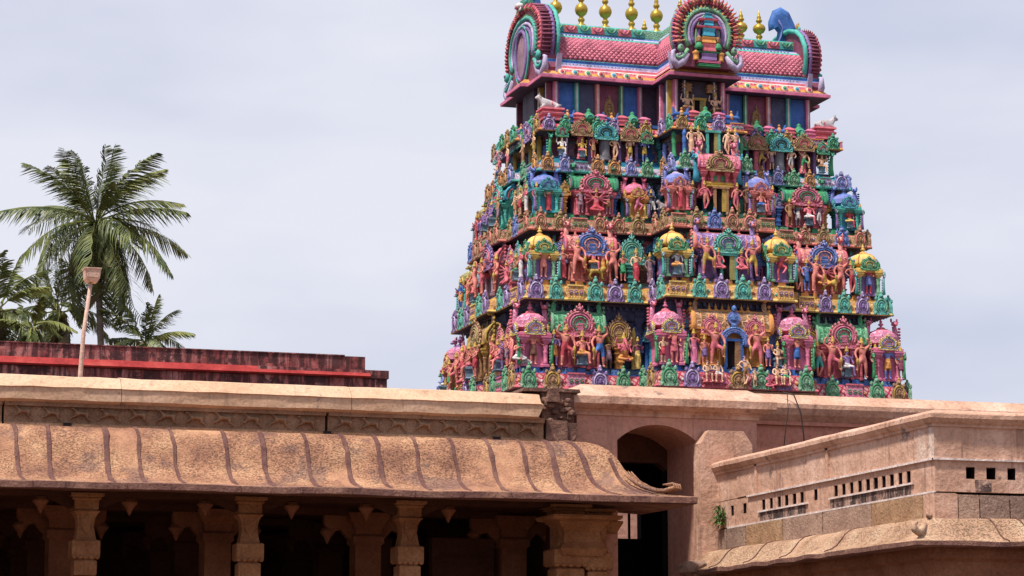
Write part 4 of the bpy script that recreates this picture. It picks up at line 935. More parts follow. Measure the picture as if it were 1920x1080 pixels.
link('gable_shrine_relief', b.mesh('gable_shrine_relief', ['rose', 'orange', 'purple', 'green', 'pink', 'cyan', 'brown']), T.root, (0, -5.62, EV['z']+.62))
# blue crest behind the right gable top, figure head on the left gable top
b = MB(); out = [(-.75, 0), (.75, 0), (.85, .45), (.7, 1.0), (.35, 1.4), (-.2, 1.55), (-.75, 1.4), (-1.0, 1.05), (-.95, .85), (-.6, .95), (-.35, .8), (-.45, .4)]
b.prism(out, -.3, .3, 0); b.tube([(x, 0, z) for x, z in out[2:9]], .32, 6, 0); b.tube([(-.75, -.32, .1), (-.4, -.36, .5), (-.25, -.36, .9), (-.6, -.34, 1.2)], .06, 5, 1)
link('crest', b.mesh('crest', ['blue', 'periwinkle']), T.root, (6.12, 0, EV['z']+3.0), 0, (.6, .8, 1.12))
b = MB(); b.prism([(0, 0), (.3, .1), (.35, 1.5), (.15, 1.2), (-.05, .6)], -.2, .2, 0)
for k in range(5): b.blob((.3, -.1, .3+k*.25), (.12, .16, .13), 1+k % 2, sm=False)
link('crest_edge', b.mesh('crest_edge', ['brown', 'gold', 'deepgreen']), T.root, (6.6, 0, EV['z']+3.0), 0, (.8, .9, .9))
b = MB(); b.blob((0, 0, .35), (.4, .45, .4), 0, True); b.blob((-.35, 0, .3), (.25, .3, .18), 1, True); b.blob((-.1, -.3, .75), (.15, .1, .25), 0); b.blob((.25, 0, .8), (.3, .3, .3), 0)
for k in range(6): b.blob((-.42, -.3+k*.12, .12), (.05, .04, .1), 1, sm=False)
b.prism([(.2, -.5), (.75, -.6), (.5, 1.2), (.3, 1.0)], -.2, .2, 2)
link('lion_mask', b.mesh('lion_mask', ['deepgreen', 'white', 'blue']), T.root, (-6.75, 0, EV['z']+3.75))
# tower base storey down to the ground
b = MB(); ring(b, BANDS[0], [(-.3, -15.25), (-.3, -14.5), (-.9, -14.3), (-.9, -.6), (-.3, -.3), (-.2, -.02)], BANDS[0]['z'], [0]*6); link('stone_base', b.mesh('stone_base', ['ashlar_p']), T.root)

# ------------------------------------------------------------------ statues of the tower
COLN = dict(skinred='red-brown', flesh='tan', coral='coral', rose='rose-pink', pink='pink', white='white', blue='blue', periwinkle='lavender', purple='purple', orange='orange', yellow='yellow', green='green', red='red', mauve='mauve', grey='grey', dark='black', gold='gold', brown='brown', teal='teal', maroon='maroon', bark='umber', ash='pale grey', cyan='cyan')
POSN = dict(stand='standing', woman='standing', four='four-armed standing', many='many-armed standing', guard='club-bearing guardian', dance='dancing', cross='cross-legged', throne='four-armed seated', sit='seated', many_sit='many-armed seated', ganesha='elephant-headed', kneel='kneeling', lean='leaning')
def wing(face, u, bay):
    if face == 'left': return 'left flank'
    return 'centre bay' if bay else ('left wing' if u < 0 else 'right wing')
USED = {}
def tstat(st, face, u, pose, h, skin, garm, bay=False, out=0.0, crn='gold', mirror=False, dz=0, ck=0, seat='greyblue'):
    B = BANDS[st]; d = (B['a']+.22+(PS if abs(u) < 1.3 else 0) if face == 'left' else B['b']+(B['p'] if bay else 0))-.38+out
    x, y, rz = T.loc(face, u, d)
    near = [(abs(t[2]-u), t) for t in T.items if t[0] == st and t[1] == face and (face == 'left' or (abs(t[2]) < 3.2 and bay) or (not bay and abs(t[2]) > 2.9))]
    near.sort(key=lambda q: q[0]); it = near[0][1]; du = u-it[2]
    if face == 'left': du = -du
    rel = 'before' if abs(du) < .35 else ('left of' if du < 0 else 'right of')
    gn = {'woman': 'sari', 'guard': 'loincloth'}.get(pose, 'skirt')
    words_ = ['%s %s statue in %s %s %s' % (COLN[skin], POSN[pose], COLN[garm], gn, rel), it[3]+',', wing(face, u, bay)+',', SW[st]]
    lb = ' '.join(words_)
    if lb in USED:
        USED[lb] += 1; lb = ('outer ' if abs(du) > .8 else 'nearer ')+lb
        if lb in USED: lb = lb.replace('outer ', 'farther ').replace('nearer ', 'second ')
    USED[lb] = 1
    return statue(T.cx+x, T.cy+y, PZ[st]+dz-.03, h, pose, skin, garm, rz+random.uniform(-.15, .15), crn, lb, 'painted statues on the '+SW[st], mirror, seat, ck)
Z = tstat
# lowest storey
Z(0, 'front', -8.4, 'many', 1.5, 'skinred', 'bark'); Z(0, 'front', -9.05, 'kneel', 1.5, 'coral', 'white', dz=.1); Z(0, 'front', -7.45, 'four', 1.5, 'purple', 'orange')
Z(0, 'front', -7.0, 'guard', 1.72, 'skinred', 'red', out=.15, mirror=False); Z(0, 'front', -6.2, 'throne', 1.75, 'coral', 'orange', out=.1, dz=.05); Z(0, 'front', -5.4, 'guard', 1.72, 'skinred', 'blue', out=.15, mirror=True)
Z(0, 'front', -4.85, 'stand', 1.35, 'bark', 'mauve', out=-.3); Z(0, 'front', -4.25, 'ganesha', 1.75, 'rose', 'orange', dz=.25); Z(0, 'front', -3.5, 'woman', 1.4, 'maroon', 'yellow', out=-.3)
Z(0, 'front', -3.35, 'stand', 1.15, 'flesh', 'red', True, .1); Z(0, 'front', -2.8, 'four', 1.65, 'coral', 'rose', True); Z(0, 'front', -2.3, 'lean', 1.35, 'flesh', 'flesh', True); Z(0, 'front', -1.9, 'woman', 1.45, 'rose', 'pink', True)
Z(0, 'front', -1.45, 'stand', 1.2, 'coral', 'purple', True, .1); Z(0, 'front', -.98, 'guard', 1.75, 'coral', 'rose', True, .12); Z(0, 'front', 1.0, 'guard', 1.75, 'coral', 'rose', True, .12, mirror=True)
Z(0, 'front', 1.5, 'stand', 1.25, 'coral', 'purple', True, .1); Z(0, 'front', 1.95, 'throne', 1.3, 'flesh', 'bark', True, .1, mirror=True); Z(0, 'front', 2.9, 'many', 1.5, 'coral', 'blue', True)
Z(0, 'front', 5.0, 'lean', 1.5, 'skinred', 'teal'); Z(0, 'front', 5.55, 'guard', 1.72, 'skinred', 'rose', out=.15); Z(0, 'front', 6.3, 'throne', 1.6, 'purple', 'white', out=.1); Z(0, 'front', 7.05, 'guard', 1.72, 'skinred', 'coral', out=.15, mirror=True)
Z(0, 'front', 7.75, 'woman', 1.5, 'coral', 'red'); Z(0, 'front', 8.35, 'many', 1.55, 'periwinkle', 'orange'); Z(0, 'front', 8.95, 'stand', 1.4, 'brown', 'maroon', out=.1)
for u, ps, sk, gm_, h in ((5.6, 'lean', 'coral', 'rose', 1.4), (4.9, 'four', 'skinred', 'mauve', 1.4), (4.2, 'stand', 'purple', 'maroon', 1.4), (3.5, 'throne', 'coral', 'rose', 1.6), (2.7, 'guard', 'skinred', 'red', 1.6), (1.2, 'four', 'skinred', 'red', 1.5), (.3, 'throne', 'skinred', 'rose', 1.9), (-.8, 'guard', 'coral', 'red', 1.6), (-1.9, 'many_sit', 'skinred', 'rose', 1.7), (-3.0, 'guard', 'coral', 'rose', 1.6), (-4.2, 'stand', 'skinred', 'green', 1.4), (-5.3, 'sit', 'periwinkle', 'white', 1.3)):
    Z(0, 'left', u, ps, h, sk, gm_, out=.05, mirror=u < 0)
# second storey
Z(1, 'front', -7.75, 'four', 1.5, 'coral', 'coral'); Z(1, 'front', -8.35, 'woman', 1.4, 'rose', 'white'); Z(1, 'front', -6.85, 'woman', 1.4, 'skinred', 'red')
Z(1, 'front', -6.25, 'guard', 1.55, 'coral', 'coral', out=.12, dz=.2); Z(1, 'front', -5.45, 'throne', 1.35, 'rose', 'orange', dz=.4); Z(1, 'front', -5.85, 'woman', 1.1, 'skinred', 'red', dz=.25); Z(1, 'front', -5.0, 'woman', 1.1, 'coral', 'orange', dz=.25)
Z(1, 'front', -4.55, 'guard', 1.55, 'coral', 'coral', out=.12, mirror=True, dz=.1); Z(1, 'front', -4.1, 'stand', 1.3, 'skinred', 'green', out=.1); Z(1, 'front', -3.45, 'woman', 1.45, 'flesh', 'red'); Z(1, 'front', -2.8, 'woman', 1.3, 'mauve', 'mauve')
Z(1, 'front', -2.45, 'throne', 1.5, 'grey', 'orange', True, .05); Z(1, 'front', -1.7, 'stand', 1.2, 'bark', 'rose', True); Z(1, 'front', -1.1, 'guard', 1.55, 'coral', 'gold', True, .12, dz=.1); Z(1, 'front', -.52, 'cross', 1.3, 'rose', 'rose', True, .1, dz=.3)
Z(1, 'front', .55, 'cross', 1.3, 'rose', 'rose', True, .1, dz=.3, mirror=True); Z(1, 'front', 1.1, 'guard', 1.55, 'coral', 'gold', True, .12, mirror=True, dz=.1); Z(1, 'front', 2.45, 'dance', 1.4, 'rose', 'red', True); Z(1, 'front', 3.1, 'lean', 1.2, 'purple', 'periwinkle', True)
Z(1, 'front', 4.3, 'lean', 1.4, 'skinred', 'bark'); Z(1, 'front', 4.7, 'stand', 1.4, 'periwinkle', 'blue'); Z(1, 'front', 5.1, 'guard', 1.55, 'coral', 'coral', out=.1); Z(1, 'front', 5.55, 'many_sit', 1.5, 'rose', 'orange', dz=.25); Z(1, 'front', 6.35, 'guard', 1.55, 'coral', 'coral', out=.1, mirror=True)
Z(1, 'front', 6.9, 'lean', 1.4, 'skinred', 'red', out=.1); Z(1, 'front', 7.75, 'four', 1.4, 'red', 'periwinkle')
for u, ps, sk, gm_, h in ((5.0, 'woman', 'rose', 'white', 1.3), (4.3, 'throne', 'brown', 'green', 1.4), (3.6, 'four', 'rose', 'mauve', 1.4), (2.9, 'many_sit', 'rose', 'rose', 1.5), (1.3, 'guard', 'skinred', 'skinred', 1.6), (.2, 'four', 'skinred', 'rose', 1.6), (-.9, 'guard', 'skinred', 'coral', 1.6), (-2.2, 'throne', 'coral', 'rose', 1.5), (-3.2, 'woman', 'coral', 'coral', 1.4), (-4.4, 'stand', 'blue', 'orange', 1.4)):
    Z(1, 'left', u, ps, h, sk, gm_, out=.05, mirror=u < 0)
# third storey
Z(2, 'front', -7.2, 'woman', 1.25, 'flesh', 'red'); Z(2, 'front', -7.75, 'woman', 1.2, 'rose', 'white'); Z(2, 'front', -5.7, 'four', 1.15, 'mauve', 'mauve'); Z(2, 'front', -5.0, 'many_sit', 1.55, 'rose', 'red', out=.1); Z(2, 'front', -4.4, 'stand', 1.15, 'mauve', 'brown')
Z(2, 'front', -3.0, 'dance', 1.2, 'rose', 'pink'); Z(2, 'front', -2.3, 'lean', 1.2, 'dark', 'white')
Z(2, 'front', -1.9, 'woman', 1.25, 'coral', 'red', True, .05); Z(2, 'front', -1.3, 'stand', 1.2, 'bark', 'bark', True); Z(2, 'front', -.72, 'lean', 1.2, 'rose', 'skinred', True, .1); Z(2, 'front', .7, 'lean', 1.2, 'coral', 'rose', True, .1, mirror=True); Z(2, 'front', 1.25, 'stand', 1.25, 'bark', 'bark', True)
Z(2, 'front', 1.9, 'throne', 1.2, 'coral', 'blue', True, .05); Z(2, 'front', 2.5, 'stand', 1.2, 'rose', 'yellow', True)
Z(2, 'front', 4.35, 'stand', 1.2, 'brown', 'olive' if False else 'brown'); Z(2, 'front', 4.75, 'stand', 1.1, 'grey', 'white'); Z(2, 'front', 5.25, 'throne', 1.4, 'rose', 'white', out=.1); Z(2, 'front', 5.8, 'lean', 1.1, 'mauve', 'white', mirror=True); Z(2, 'front', 7.3, 'throne', 1.2, 'red', 'yellow'); Z(2, 'front', 7.85, 'stand', 1.15, 'teal', 'cyan')
for u, ps, sk, gm_, h in ((4.1, 'woman', 'rose', 'white', 1.15), (3.2, 'four', 'flesh', 'red', 1.2), (2.5, 'stand', 'flesh', 'brown', 1.2), (1.0, 'lean', 'brown', 'mauve', 1.2), (.0, 'throne', 'purple', 'mauve', 1.4), (-1.2, 'sit', 'purple', 'purple', 1.3), (-2.3, 'four', 'flesh', 'red', 1.2), (-3.6, 'woman', 'rose', 'red', 1.2)):
    Z(2, 'left', u, ps, h, sk, gm_, out=.05, mirror=u < 0)
# fourth storey
Z(3, 'front', -6.35, 'throne', 1.1, 'white', 'gold', out=.05); Z(3, 'front', -5.4, 'throne', 1.05, 'gold', 'rose', out=.05); Z(3, 'front', -4.85, 'stand', 1.1, 'skinred', 'brown'); Z(3, 'front', -3.8, 'lean', 1.1, 'flesh', 'flesh'); Z(3, 'front', -3.1, 'stand', 1.1, 'flesh', 'gold'); Z(3, 'front', -2.4, 'four', 1.1, 'periwinkle', 'gold')
for u, m2 in ((-1.05, False), (-.66, False), (.66, True), (1.05, True)): Z(3, 'front', u, 'woman' if abs(u) > .8 else 'lean', 1.2, 'flesh', 'flesh', True, .05, mirror=m2)
Z(3, 'front', 3.3, 'dance', 1.15, 'brown', 'gold'); Z(3, 'front', 3.8, 'stand', 1.1, 'flesh', 'mauve'); Z(3, 'front', 4.75, 'lean', 1.1, 'flesh', 'white', mirror=True); Z(3, 'front', 5.4, 'guard', 1.05, 'flesh', 'green'); Z(3, 'front', 6.3, 'throne', 1.1, 'flesh', 'brown')
for u, ps, sk, gm_, h in ((3.3, 'stand', 'flesh', 'gold', 1.1), (1.7, 'woman', 'flesh', 'brown', 1.1), (.5, 'lean', 'flesh', 'rose', 1.1), (-.8, 'four', 'mauve', 'rose', 1.1), (-2.2, 'throne', 'flesh', 'blue', 1.1)):
    Z(3, 'left', u, ps, h, sk, gm_, out=.05)
# figures outside the storeys
for u, m2, lb in ((-.68, False, 'tan four-armed seated statue left of the roof doorway under the great central gable'), (.68, True, 'tan four-armed seated statue right of the roof doorway under the great central gable')):
    statue(T.cx+u, T.cy-N['b']-N['p']-.42, zN+.33, 1.35, 'throne', 'flesh', 'brown', 0, 'gold', lb, 'seated statues under the central gable', m2, 'brown')
fy = T.cy-BANDS[0]['b']-BANDS[0]['p']-.02
for u, ps, h, sk, gm_, z, m2, lb in ((-1.5, 'sit', 1.25, 'flesh', 'bark', 15.32, False, 'bare-chested tan statue seated at the left end of the ledge below the lowest doorway'),
    (-1.02, 'sit', 1.25, 'flesh', 'white', 15.32, True, 'bare-chested tan statue in white cloth seated second from left on the doorway ledge'),
    (-.6, 'kneel', .75, 'rose', 'pink', 15.25, False, 'small pink statue crouching beside the seated pair below the doorway'),
    (.28, 'lean', 1.3, 'flesh', 'brown', 15.3, False, 'tall tan statue with purple cap bending over a child below the lowest doorway'),
    (.7, 'stand', .8, 'flesh', 'flesh', 15.25, False, 'small tan child statue beside the tall stooping one below the doorway'),
    (1.35, 'kneel', .95, 'pink', 'rose', 15.2, True, 'pink kneeling statue left of the last seated pair on the doorway ledge'),
    (1.72, 'sit', 1.25, 'flesh', 'brown', 15.3, False, 'tan statue seated hunched near the right end of the doorway ledge'),
    (2.12, 'sit', 1.25, 'flesh', 'green', 15.3, True, 'tan statue in green cloth seated at the right end of the doorway ledge')):
    statue(T.cx+u, fy-.12, z+.15, h, ps, sk, gm_, 0, 'purple' if 'cap' in lb else 'bark', lb, 'tan figures on the ledge below the doorway', m2, 'rose', 2)
for st, u, cl_, lb in ((1, -5.4, 'gold', 'golden lion statue carrying a seated goddess, left wing of the second storey'), (1, 5.75, 'gold', 'golden lion statue below the seated group, right wing of the second storey')):
    link('lion_statue', shared('lion', (cl_,), beast, 'lion'), None, (T.cx+u, T.cy-BANDS[st]['b']+.22, PZ[st]-.02), pi, .85, label=lb, category='lion statue', group='golden lions on the second storey')
link('bull_statue', shared('bull', ('ash',), beast, 'bull'), None, (T.cx-8.7, T.cy-5.95, PZ[0]-.02), .4, .6, label='small blue-white bull statue lying at the left corner of the lowest storey', category='bull statue')
link('bull_statue', shared('bull', ('ash',), beast, 'bull'), None, (T.cx-2.35, T.cy-BANDS[2]['b']-1.3, PZ[2]-.02), .2, .6, label='small white bull statue at the left corner of the third storey centre bay', category='bull statue')


# ------------------------------------------------------------------ ground and terrain
b = MB(); b.add([(-3000, -3000, 0), (3000, -3000, 0), (3000, 3000, 0), (-3000, 3000, 0)], [(0, 1, 2, 3)])
link('ground', b.mesh('ground', ['groundm']), None, kind='structure')

# ------------------------------------------------------------------ pillared stone hall, left
H = empty('pillared_hall', (4, 40, 0), label='long low stone hall with brown pillars under a curved granite eave and carved frieze', category='hall')
def part(name, mb, mats, parent=H, **pr):
    me = mb.mesh(name, mats); me.transform(Matrix.Translation(-parent.matrix_basis.translation)) if parent else None
    return link(name, me, parent, **pr)
def jit(me_obj, amp, sc=2.0, seed=0):
    from mathutils import noise as N_
    for v in me_obj.data.vertices:
        p = v.co*sc+Vector((seed, 0, 0)); v.co += Vector((0, N_.noise(p)*amp, N_.noise(p+Vector((9, 3, 1)))*amp))
# coping blocks
XE = 11.78
def coping(x0, x1, rag=False):
    b = MB(); n = max(2, int((x1-x0)/.3)); pr = [(36.35, 5.83), (36.27, 5.86), (36.26, 6.02), (36.24, 6.035), (36.42, 6.2), (36.62, 6.235), (37.6, 6.25), (37.6, 5.6)]
    vs_ = []
    for k in range(n+1):
        x = x0+(x1-x0)*k/n
        for j, (y, z) in enumerate(pr): vs_.append((x+(random.uniform(-.07, .05) if rag and k == n else 0), y+random.uniform(-.006, .006), z+random.uniform(-.007, .007)))
    m = len(pr); fs = [(k*m+j, (k+1)*m+j, (k+1)*m+(j+1) % m, k*m+(j+1) % m) for k in range(n) for j in range(m)]
    fs += [tuple(range(m)), tuple(range(n*m, (n+1)*m))]
    b.add(vs_, fs, 0); return b
xs = [-9, -5.2, -1.6, 1.9, 5.6, 8.9, XE]
for k in range(len(xs)-1): part('coping', coping(xs[k]+.004, xs[k+1]-.004, k == len(xs)-2), ['coping'])
# frieze slabs with running horses in relief
hm = shared('horse', ('frieze',), beast, 'horse')
for x0, x1 in ((-9, -4.6), (-4.58, -.3), (-.28, 3.975), (4.005, 8.55), (8.59, 11.84)):
    b = MB(); b.box(x0, x1, 36.42, 37.3, 5.5, 5.84, 0); b.box(x0, x1, 36.36, 36.42, 5.775, 5.845, 0); b.box(x0, x1, 36.37, 36.42, 5.5, 5.545, 0)
    fz = part('frieze_slab', b, ['frieze']); n = round((x1-x0-.12)/.40)
    if x1 < 0: continue
    for k in range(n):
        o = link('carved_horse', hm, fz, (x0+.06+(k+.52)*(x1-x0-.12)/n-4, 36.42-40, 5.55), 0, (.245*random.uniform(.92, 1.06), .7, .275*random.uniform(.92, 1.04)))
for x in (4.87, 8.57, 11.1): part('drain_hole', MB().box(x-.055, x+.055, 36.33, 36.4, 5.475, 5.55, 0), ['void'])
# mortared broken end of the parapet
b = MB(); b.box(11.86, 12.36, 36.55, 37.4, 5.45, 6.27, 0)
b.box(11.88, 12.22, 36.42, 36.6, 5.5, 5.83, 0, .01); b.box(12.2, 12.4, 36.46, 36.7, 5.5, 5.8, 0, .02); b.box(11.9, 12.1, 36.4, 36.6, 6.1, 6.26, 0, .03)
for k in range(26): b.blob((random.uniform(11.88, 12.34), random.uniform(36.48, 36.56), random.uniform(5.5, 6.24)), (random.uniform(.04, .1), .07, random.uniform(.03, .09)), 0, sm=False)
o = part('broken_masonry', b, ['rubble'])
b = MB(); b.box(11.55, 12.45, 36.5, 37.5, 6.262, 6.31, 0, .02); part('cap_slab', b, ['rubble'])
# curved eave: one heavy slab course with raised ribs
KP = [(0, 5.50), (.13, 5.495), (.27, 5.445), (.40, 5.355), (.50, 5.225), (.57, 5.085), (.64, 4.95), (.74, 4.84), (.88, 4.75), (1.06, 4.685), (1.3, 4.64), (1.385, 4.628), (1.395, 4.62), (1.393, 4.538), (1.38, 4.53), (.3, 4.60), (0, 4.62)]
Y0, X1 = 36.38, 12.3
from mathutils import noise as NZ
def kap(x0, xe, prof, y0, hip=True, step=.12):
    b = MB(); n = int((xe-x0)/step); m = len(prof); vs_ = []
    for k in range(n+1):
        x = x0+(xe-x0)*k/n
        for o, z in prof:
            u = NZ.noise(Vector((x*.9, o*2, 3)))*.018+NZ.noise(Vector((x*4, o*5, 8)))*.007
            vs_.append((x+o*((x-x0)/(xe-x0))**14 if hip else x, y0-o, z+u))
    fs = [(k*m+j, (k+1)*m+j, (k+1)*m+j+1, k*m+j+1) for k in range(n) for j in range(m-1)]
    b.add(vs_, fs, 0, True)
    if hip:   # return side running back
        n2 = 14; base = []
        for k in range(n2+1):
            y = y0+.6*k/n2*1.0
            for o, z in prof: base.append((xe+o, (y0-o)+(k/n2)*(o+.9), z+NZ.noise(Vector((xe, y*3, o)))*.01))
        b.add(base, [(k*m+j, (k+1)*m+j, (k+1)*m+j+1, k*m+j+1) for k in range(n2) for j in range(m-1)], 0, True)
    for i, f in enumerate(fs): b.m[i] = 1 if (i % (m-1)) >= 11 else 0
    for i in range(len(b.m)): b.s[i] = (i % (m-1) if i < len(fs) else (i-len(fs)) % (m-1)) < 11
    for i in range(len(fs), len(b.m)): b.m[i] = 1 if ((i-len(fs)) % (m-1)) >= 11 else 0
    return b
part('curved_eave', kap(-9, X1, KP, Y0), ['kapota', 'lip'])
ribs = [-3.2, -2.3, -1.4, -.6, .4, 1.2, 2.2, 3.0, 3.55, 4.115, 4.58, 5.36, 5.81, 6.27, 7.02, 7.56, 8.18, 8.73, 9.21, 9.79, 10.32, 10.87, 11.39, 11.8]
for i, x in enumerate(ribs+[12.22, 12.6]):
    b = MB(); w_ = random.uniform(.030, .048); L1 = []; sk = random.uniform(-.05, .05)
    for j in range(11):
        o, z = KP[j]; fan = max(0, x-11.5)*.0
        u = NZ.noise(Vector((x*.9, o*2, 3)))*.018; xx = x+sk*(j/11)+NZ.noise(Vector((x*7, j*.6, 1)))*.02
        if x > 11.9: xx = x+(o-.35)*(.35 if x < 12.4 else .55)
        if x > 12.4 and o < .42: continue
        d = .018 if 0 < j < 10 else .004
        nx = KP[min(j+1, 11)]; px_ = KP[max(j-1, 0)]; dy, dz = -(nx[0]-px_[0]), nx[1]-px_[1]; l = math.hypot(dy, dz); ny, nz2 = dz/l, -dy/l
        L1.append((xx, Y0-o, z+u, w_*random.uniform(.75, 1.25), ny*d, nz2*d))
    vs_ = []
    for q in L1: vs_ += [(q[0]-q[3], q[1], q[2]-.004), (q[0]-q[3]*.6, q[1]+q[4], q[2]+q[5]), (q[0]+q[3]*.6, q[1]+q[4], q[2]+q[5]), (q[0]+q[3], q[1], q[2]-.004)]
    b.add(vs_, [(k*4+j, k*4+j+1, k*4+j+5, k*4+j+4) for k in range(len(L1)-1) for j in range(3)], 0, False)
    part('eave_rib', b, ['rib'])
# upturned scroll on the eave corner
b = MB()
for k in range(4):
    q = (k-1.5)*.075; t_ = 1.15-.1*k
    b.tube([(X1+o+q, Y0-o+q, z) for o, z in ((.60, 5.05), (.70, 4.90), (.82, 4.80), (.96, 4.735), (1.08, 4.725+.012*k), (1.08+.10*t_, 4.775), (1.08+.08*t_, 4.825), (1.06, 4.81))], [.01, .018, .025, .03, .03, .024, .018, .01], 6, 0)
part('corner_scroll', b, ['kapota'])
# small joints in the lip
for x in (4.25, 4.68, 5.5, 6.1, 7.05, 7.9, 8.6, 9.5, 10.2, 10.9, 11.9, 12.7): part('lip_joint', MB().box(x-.005, x+.005, Y0-1.402, Y0-1.38, 4.545, 4.62, 0), ['rib'])
# hall body: platform, ceiling, back wall
part('platform', MB().box(-9, 13.0, 35.6, 47, 0, .9, 0).box(-9.1, 13.1, 35.45, 47, .7, .8, 0), ['pillar'])
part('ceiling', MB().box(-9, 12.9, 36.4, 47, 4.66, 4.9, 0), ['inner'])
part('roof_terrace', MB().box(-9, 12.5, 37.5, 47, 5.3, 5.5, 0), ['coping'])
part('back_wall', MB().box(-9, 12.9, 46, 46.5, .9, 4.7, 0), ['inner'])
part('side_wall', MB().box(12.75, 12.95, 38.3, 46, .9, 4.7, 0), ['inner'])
def beam(x0, x1, y0, y1): part('ceiling_beam', MB().box(x0, x1, y0, y1, 4.56, 4.665, 0), ['inner'])
beam(-9, 12.8, 36.5, 36.95); beam(-9, 12.8, 39.0, 39.4); beam(-9, 12.8, 41.5, 41.9)
def pillar_mb():
    b = MB()
    b.sq([(.05, 0), (.05, .3), (0, .34), (0, .8), (.01, .82)], .19, 0)
    b.lathe([(.17, .82), (.19, .9), (.15, .96), (.15, 2.1), (.17, 2.14), (.15, 2.2), (.15, 2.54)], 8, 0, rot=pi/8, sm=False)
    b.sq([(-.01, 2.56), (0, 2.58), (0, 2.755), (-.012, 2.77)], .158, 0)
    b.sq([(-.03, 2.77), (-.03, 2.80)], .158, 0)
    b.sq([(-.02, 2.80), (0, 2.83), (0, 3.035), (-.015, 3.05)], .195, 0)
    for k in range(5): b.blob((-.16+.08*k, -.185, 2.815), (.04, .025, .04), 0)
    b.sq([(.0, 3.05), (-.015, 3.12), (-.035, 3.25), (-.02, 3.36), (.01, 3.42), (.035, 3.44), (.035, 3.455)], .145, 0)
    b.prism([(x, 3.25+z) for x, z in ((-.09, .18), (-.07, 0), (0, -.12), (.07, 0), (.09, .18))], -.155, -.1, 0)
    b.sq([(-.03, 3.455), (.0, 3.48), (.0, 3.60), (.03, 3.62), (.03, 3.635)], .165, 0)
    b.sq([(-.03, 3.635), (.03, 3.66), (.03, 3.70)], .2, 0)
    return b
def bracket_mb():
    """curved arm reaching +x from the pillar head, with an inverted lotus drop"""
    b = MB(); b.prism([(.14, -.02), (.2, -.16), (.32, -.1), (.44, -.03), (.6, -.01), (.72, .0), (.72, .1), (.14, .1)], -.09, .09, 0)
    return b
def drop_mb(): return MB().lathe([(.0, -.2), (.03, -.15), (.05, -.1), (.115, -.02), (.12, 0), (.09, .02), (.09, .05)], 8, 0)
def inner_mb():
    b = MB(); b.sq([(.05, 0), (.05, .4), (0, .44), (0, 2.5), (.02, 2.52), (.02, 2.6), (0, 2.62), (0, 3.2), (.04, 3.24), (.04, 3.34), (.0, 3.38), (.02, 3.5), (.1, 3.6), (.12, 3.7)], .2, 0); return b
def inner_bracket(): return MB().prism([(.18, -.3), (.3, -.22), (.4, -.1), (.52, -.14), (.62, -.1), (.66, 0), (.66, .12), (.18, .12)], -.08, .08, 0)
def hall_pillar(x, y, mat, z=.9, br=True):
    if mat != 'pillar':
        p = link('pillar', shared('inner_pillar', (mat,), inner_mb), H, (x-4, y-40, z), random.uniform(-.03, .03))
        for a in (0, pi):
            link('bracket', shared('inner_bracket', (mat,), inner_bracket), p, (0, 0, 3.55), a); link('lotus_drop', shared('lotus_drop', (mat,), drop_mb), p, (cos(a)*.6, 0, 3.42), a)
        return
    p = link('pillar', shared('hall_pillar', (mat,), pillar_mb), H, (x-4, y-40, z), random.uniform(-.03, .03), (1, 1, 1))
    for a in ((0, pi) if br else ()):
        r = link('bracket', shared('bracket', ('inner',), bracket_mb), p, (0, 0, 3.62), a, (1, .7, .8))  # shade under the eave is put into the bracket colour
        link('lotus_drop', shared('lotus_drop', ('inner2',), drop_mb), p, (cos(a)*.62, sin(a)*.62, 3.60), a)
for x in (-4.2, -1.85, .5, 2.87, 5.2, 7.52, 9.86): hall_pillar(x, 36.72, 'pillar')
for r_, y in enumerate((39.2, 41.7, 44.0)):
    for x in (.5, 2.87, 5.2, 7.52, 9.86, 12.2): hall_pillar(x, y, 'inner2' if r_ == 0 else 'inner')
# clustered corner pillar
o = link('corner_pillar', shared('hall_pillar', ('pillar',), pillar_mb), H, (12.28-4, 36.72-40, .9), 0, (1.35, 1.35, 1))
link('attached_shaft', shared('hall_pillar', ('pillar',), pillar_mb), o, (.33, -.02, -.0), 0, (.8, .8, .985))
b = MB(); b.sq([(0, 0), (.1, .02), (.12, .05), (.12, .08)], .32, 0, hy=.2); b.sq([(-.05, -.5), (.0, -.4), (-.06, -.3), (-.08, -.15), (.02, -.02), (.02, 0)], .3, 0, hy=.18); b.lathe([(.06, -.16), (.12, -.05), (.15, 0), (.15, .02)], 8, 0, c=(.42, 0, 0))
link('lotus_capital', b.mesh('lotus_capital', ['pillar']), o, (.12, -.1, 3.45), 0, (.9, 1, 1))
# slabs and screens seen in the gloom
part('inner_screen', MB().box(9.9, 10.55, 40.2, 40.4, .9, 4.3, 0).box(9.86, 10.6, 40.15, 40.2, 3.2, 3.3, 0), ['inner'])
part('inner_screen', MB().box(10.9, 11.9, 39.1, 39.3, .9, 4.25, 0).box(10.95, 11.85, 39.05, 39.1, 3.9, 3.95, 0), ['inner'])

# ------------------------------------------------------------------ pink gatehouse with the arch
GH = empty('arched_gatehouse', (14, 37.5, 0), label='salmon plastered gatehouse block with a low segmental arch and moulded coping', category='gatehouse')
ax0, ax1, spr = 13.16, 14.45, 5.62
aw = (ax1-ax0)/2; rise = .25; rad = (aw*aw+rise*rise)/(2*rise); acx = (ax0+ax1)/2; acz = spr+rise-rad; aa = math.degrees(math.asin(aw/rad))
ap = [(acx+rad*sin(R(t)), acz+rad*cos(R(t))) for t in [-aa+2*aa*i/16 for i in range(17)]]
b = MB()
b.box(12.52, ax0, 36.9, 38.2, 0, spr, 0); b.box(ax1, 15.42, 36.9, 38.2, 0, spr, 0)
pts = [(12.52, spr)]+[(x, z) for x, z in ap]+[(15.42, spr), (15.42, 5.98), (12.52, 5.98)]
b.prism(pts, 36.9, 38.2, 0)
part('wall', b, ['plaster'], GH)
